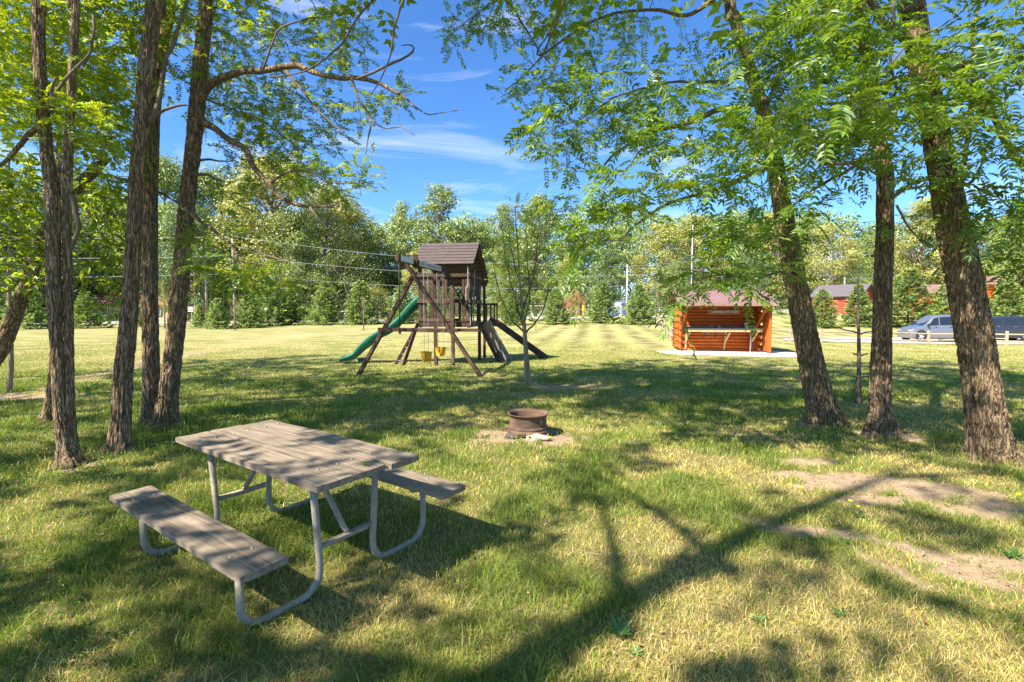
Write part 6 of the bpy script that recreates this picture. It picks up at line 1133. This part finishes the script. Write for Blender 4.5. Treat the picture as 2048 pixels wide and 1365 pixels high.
for i, (px, py, s, n, up, lab) in enumerate([(1240, 1275, .11, 10, .8, 'largest upright broad leaved weed at the bottom of the lawn'), (1268, 1312, .06, 6, .6, 'small broad leaved weed just below the largest upright one'), (742, 1178, .05, 4, .9, 'two leaved weed near the end of the near bench'), (1055, 1022, .10, 9, .3, 'flat weed between the far bench and the fire ring'), (1060, 980, .07, 8, .2, 'flat weed just beyond the flat weed right of the far bench'),
     (935, 1050, .09, 8, .5, 'weed at the edge of the table shadow'), (1690, 1085, .08, 8, .3, 'flat weed among the bare earth strips'), (1720, 1035, .10, 12, .4, 'leafy weed with dandelions in front of the bare earth'), (2020, 1110, .12, 12, .3, 'low leafy weed at the right edge'), (1520, 1245, .07, 7, .4, 'small weed in the sunny lower right lawn'), (545, 1010, .09, 9, .6, 'weed growing under the picnic table'), (300, 885, .10, 10, .6, 'weed at the foot of the straight trunk'), (1680, 1235, .07, 7, .5, 'round leaved weed in the lower right lawn')]):
    g = G(px, py); g[2] = gz(g[0], g[1]); o = rosette(60+i, n, s*.72, up).build('broadleaf_weed', WEED, None, colattr=True); o.location = [float(q) for q in g]; tag(o, lab, 'weed', 'broad leaved weeds in the lawn')
for i, (px, py, lab) in enumerate([(1057, 882, 'dandelion in front of the fire ring, nearer its middle'), (1100, 884, 'dandelion in front of the fire ring, to its right'), (1049, 772, 'dandelion at the foot of the sapling'), (1580, 982, 'dandelion left of the bare earth, the left one of two'), (1603, 988, 'dandelion left of the bare earth, the right one of two'), (1701, 1015, 'dandelion on the leafy weed by the bare earth, upper one'), (1716, 1027, 'dandelion on the leafy weed by the bare earth, lower one'), (2036, 1003, 'dandelion on the bare earth near the right edge'), (1798, 800, 'dandelion in the grass between the upright and the thick trunk')]):
    g = G(px, py); g[2] = gz(g[0], g[1]); h = .06; o = thing('dandelion', lab, 'dandelion', g, 0, 'yellow dandelions'); loc(MB().tube([(0, 0, 0), (.004, 0, h/2), (0, 0, h)], .0022, 5), 'stem', mat('stem_green', (.15, .25, .05), .6) if i == 0 else bpy.data.materials['stem_green'], o); loc(MB().lathe([(.0001, -.004), (.010, -.003), (.019, .004), (.016, .009), (.0001, .011)], 14, (0, 0, h)), 'flower', DAND, o, True)
# ------------------------------------------------------------------ litter on the ground
r = np.random.default_rng(91)
def scatter(n, dmax, smax=1.2):
    d = 1.5+(dmax-1.5)*r.random(n)**1.2; s_ = (r.random(n)*2-1)*smax; return s_*d, d
mb = MB(); x, y = scatter(60000, 16); dm = dirt(x, y); k = r.random(len(x)) < dm*.5+.006; x, y = x[k], y[k]; n = len(x); z = gz(x, y); sz = .003+.010*r.random(n)**4
o8 = V([[1, 0, 0], [0, 1, 0], [-1, 0, 0], [0, -1, 0], [0, 0, .7], [0, 0, -.5]]); rot = r.random(n)*2*pi; c_, s_ = np.cos(rot), np.sin(rot); q = o8[None]*sz[:, None, None]*(.6+.8*r.random((n, 6, 1))); v = np.stack([q[..., 0]*c_[:, None]-q[..., 1]*s_[:, None]+x[:, None], q[..., 0]*s_[:, None]+q[..., 1]*c_[:, None]+y[:, None], q[..., 2]+z[:, None]], -1).reshape(-1, 3)
i = np.arange(n)[:, None]*6; f = np.concatenate([i+V([[0, 1, 4]]), i+V([[1, 2, 4]]), i+V([[2, 3, 4]]), i+V([[3, 0, 4]]), i+V([[1, 0, 5]]), i+V([[2, 1, 5]]), i+V([[3, 2, 5]]), i+V([[0, 3, 5]])]).astype(int)
mb.add(v, [f]); tag(mb.build('pebbles', mat('pebble', (.17, .14, .11), .9, col2=(.42, .37, .31), nscale=60)), 'small pebbles and soil crumbs on the bare patches', 'pebbles', kind='stuff')
mb = MB(); x, y = scatter(2600, 14); n = len(x); z = gz(x, y)+.018+.02*r.random(n)
B = np.stack([x, y, z], 1); a = r.random(n)*2*pi; D = np.stack([np.cos(a), np.sin(a), r.normal(0, .25, n)], 1); col = V([.42, .27, .12])*(.5+.8*r.random((n, 1)))*V([1, .9, .8])**r.random((n, 1)); leaf_shapes(mb, B, D, V([0, 0, 1.])+r.normal(0, .35, (n, 3)), .014+.03*r.random(n)**2, .008+.014*r.random(n), col)
for _ in range(420):
    xx, yy = scatter(1, 11); a = r.random()*pi; L_ = .05+.16*r.random(); p0 = V([xx[0], yy[0], float(gz(xx, yy)[0])+.022]); dv = V([cos(a), sin(a), r.normal(0, .06)])*L_; mb.tube([p0, p0+dv*.5+V([0, 0, .006]), p0+dv], .0018, 4, col=V([.16, .11, .07]))
tag(mb.build('fallen_leaves', GRASSM, colattr=True), 'brown fallen leaves and twigs lying in the grass', 'leaf litter', kind='stuff')
# clover and ground ivy, thick round the feet of the left trees and in lush patches
mb = MB(); x, y = scatter(90000, 13); w_ = sstep(.52, .68, fbm(x*1.3+5, y*1.3, 21, 3))*.14*sstep(1.5, -2, x)
for px, py, rr in ((140, 930, 1.3), (240, 905, 1.3), (320, 860, 1.5), (60, 880, 1.8), (400, 860, 1.3), (250, 860, 1.4)):
    g = G(px, py); w_ = np.maximum(w_, sstep(rr, rr*.3, np.hypot(x-g[0], y-g[1]))*.9)
g = G(560, 1010); w_ = np.maximum(w_, .45*sstep(1.3, .3, np.hypot(x-g[0], y-g[1])))
k = r.random(len(x)) < w_*(1-dirt(x, y)); x, y = x[k], y[k]; n = len(x); z = gz(x, y)+.02+.05*r.random(n)**1.5
for j in range(3):
    a = r.random(n)*2*pi+j*2.1; D = np.stack([np.cos(a), np.sin(a), .15+r.normal(0, .2, n)], 1); sz = (.010+.011*r.random(n))*np.maximum(1, y/6); leaf_shapes(mb, np.stack([x, y, z], 1), D, V([0, 0, 1.])+r.normal(0, .3, (n, 3)), sz, sz*.9, V([.12, .20, .030])*(.7+.7*r.random((n, 1))))
tag(mb.build('clover', GRASSM, colattr=True), 'low clover and ground ivy growing among the grass', 'ground cover', kind='stuff')
# ------------------------------------------------------------------ light
SUN_EL, SHAZ = R(47), R(52.5)           # elevation; shadows fall SHAZ to the right of straight ahead
sd = V([-sin(SHAZ)*cos(SUN_EL), -cos(SHAZ)*cos(SUN_EL), sin(SUN_EL)])
ld = bpy.data.lights.new('sun', 'SUN'); lo = bpy.data.objects.new('sun', ld); COL.objects.link(lo); ld.energy = 5.0; ld.angle = R(.6); ld.color = (1, .90, .74)
import mathutils
lo.rotation_euler = mathutils.Vector((-sd).tolist()).to_track_quat('-Z', 'Y').to_euler(); lo.location = (-20, -20, 30)
w = bpy.data.worlds.new("World"); sc.world = w; w.use_nodes = True; nt = w.node_tree; nt.nodes.clear(); N = nt.nodes.new; L = nt.links.new
out = N('ShaderNodeOutputWorld'); bg = N('ShaderNodeBackground'); L(bg.outputs[0], out.inputs[0]); bg.inputs[1].default_value = .088
sk = N('ShaderNodeTexSky'); sk.sky_type = 'NISHITA'; sk.sun_disc = False; sk.sun_elevation = SUN_EL
sk.sun_rotation = math.atan2(sd[0], sd[1])
sk.air_density = 1.0; sk.dust_density = .25; sk.ozone_density = 3.0; sk.altitude = 600
tc = N('ShaderNodeTexCoord'); mp = N('ShaderNodeMapping'); L(tc.outputs['Generated'], mp.inputs[0])
# thin cirrus, stretched, in the sky's own directions
mp.inputs['Rotation'].default_value = (0, 0, R(-12)); mp.inputs['Scale'].default_value = (1.1, 2.6, 6.0)
n1 = N('ShaderNodeTexNoise'); n1.inputs['Scale'].default_value = 1.9; n1.inputs['Detail'].default_value = 9; n1.inputs['Roughness'].default_value = .62; n1.inputs['Distortion'].default_value = .7; L(mp.outputs[0], n1.inputs['Vector'])
mr = N('ShaderNodeMapRange'); mr.inputs[1].default_value = .55; mr.inputs[2].default_value = .85; mr.inputs[4].default_value = .8; L(n1.outputs[0], mr.inputs[0])
hs = N('ShaderNodeHueSaturation'); hs.inputs['Saturation'].default_value = 1.15; L(sk.outputs[0], hs.inputs['Color'])
tint = N('ShaderNodeMix'); tint.data_type = 'RGBA'; tint.blend_type = 'MULTIPLY'; tint.inputs[0].default_value = 1; L(hs.outputs[0], tint.inputs[6]); tint.inputs[7].default_value = (.72, .93, 1.16, 1)
mx = N('ShaderNodeMix'); mx.data_type = 'RGBA'; L(mr.outputs[0], mx.inputs[0]); L(tint.outputs[2], mx.inputs[6]); mx.inputs[7].default_value = (5.6, 6.0, 6.5, 1)
L(mx.outputs[2], bg.inputs[0])
sc.view_settings.view_transform = 'Standard'; sc.view_settings.look = 'None'; sc.view_settings.exposure = 1.45; sc.view_settings.gamma = 1
sc.cycles.max_bounces = 8; sc.cycles.diffuse_bounces = 3; sc.cycles.transmission_bounces = 4; sc.cycles.transparent_max_bounces = 8
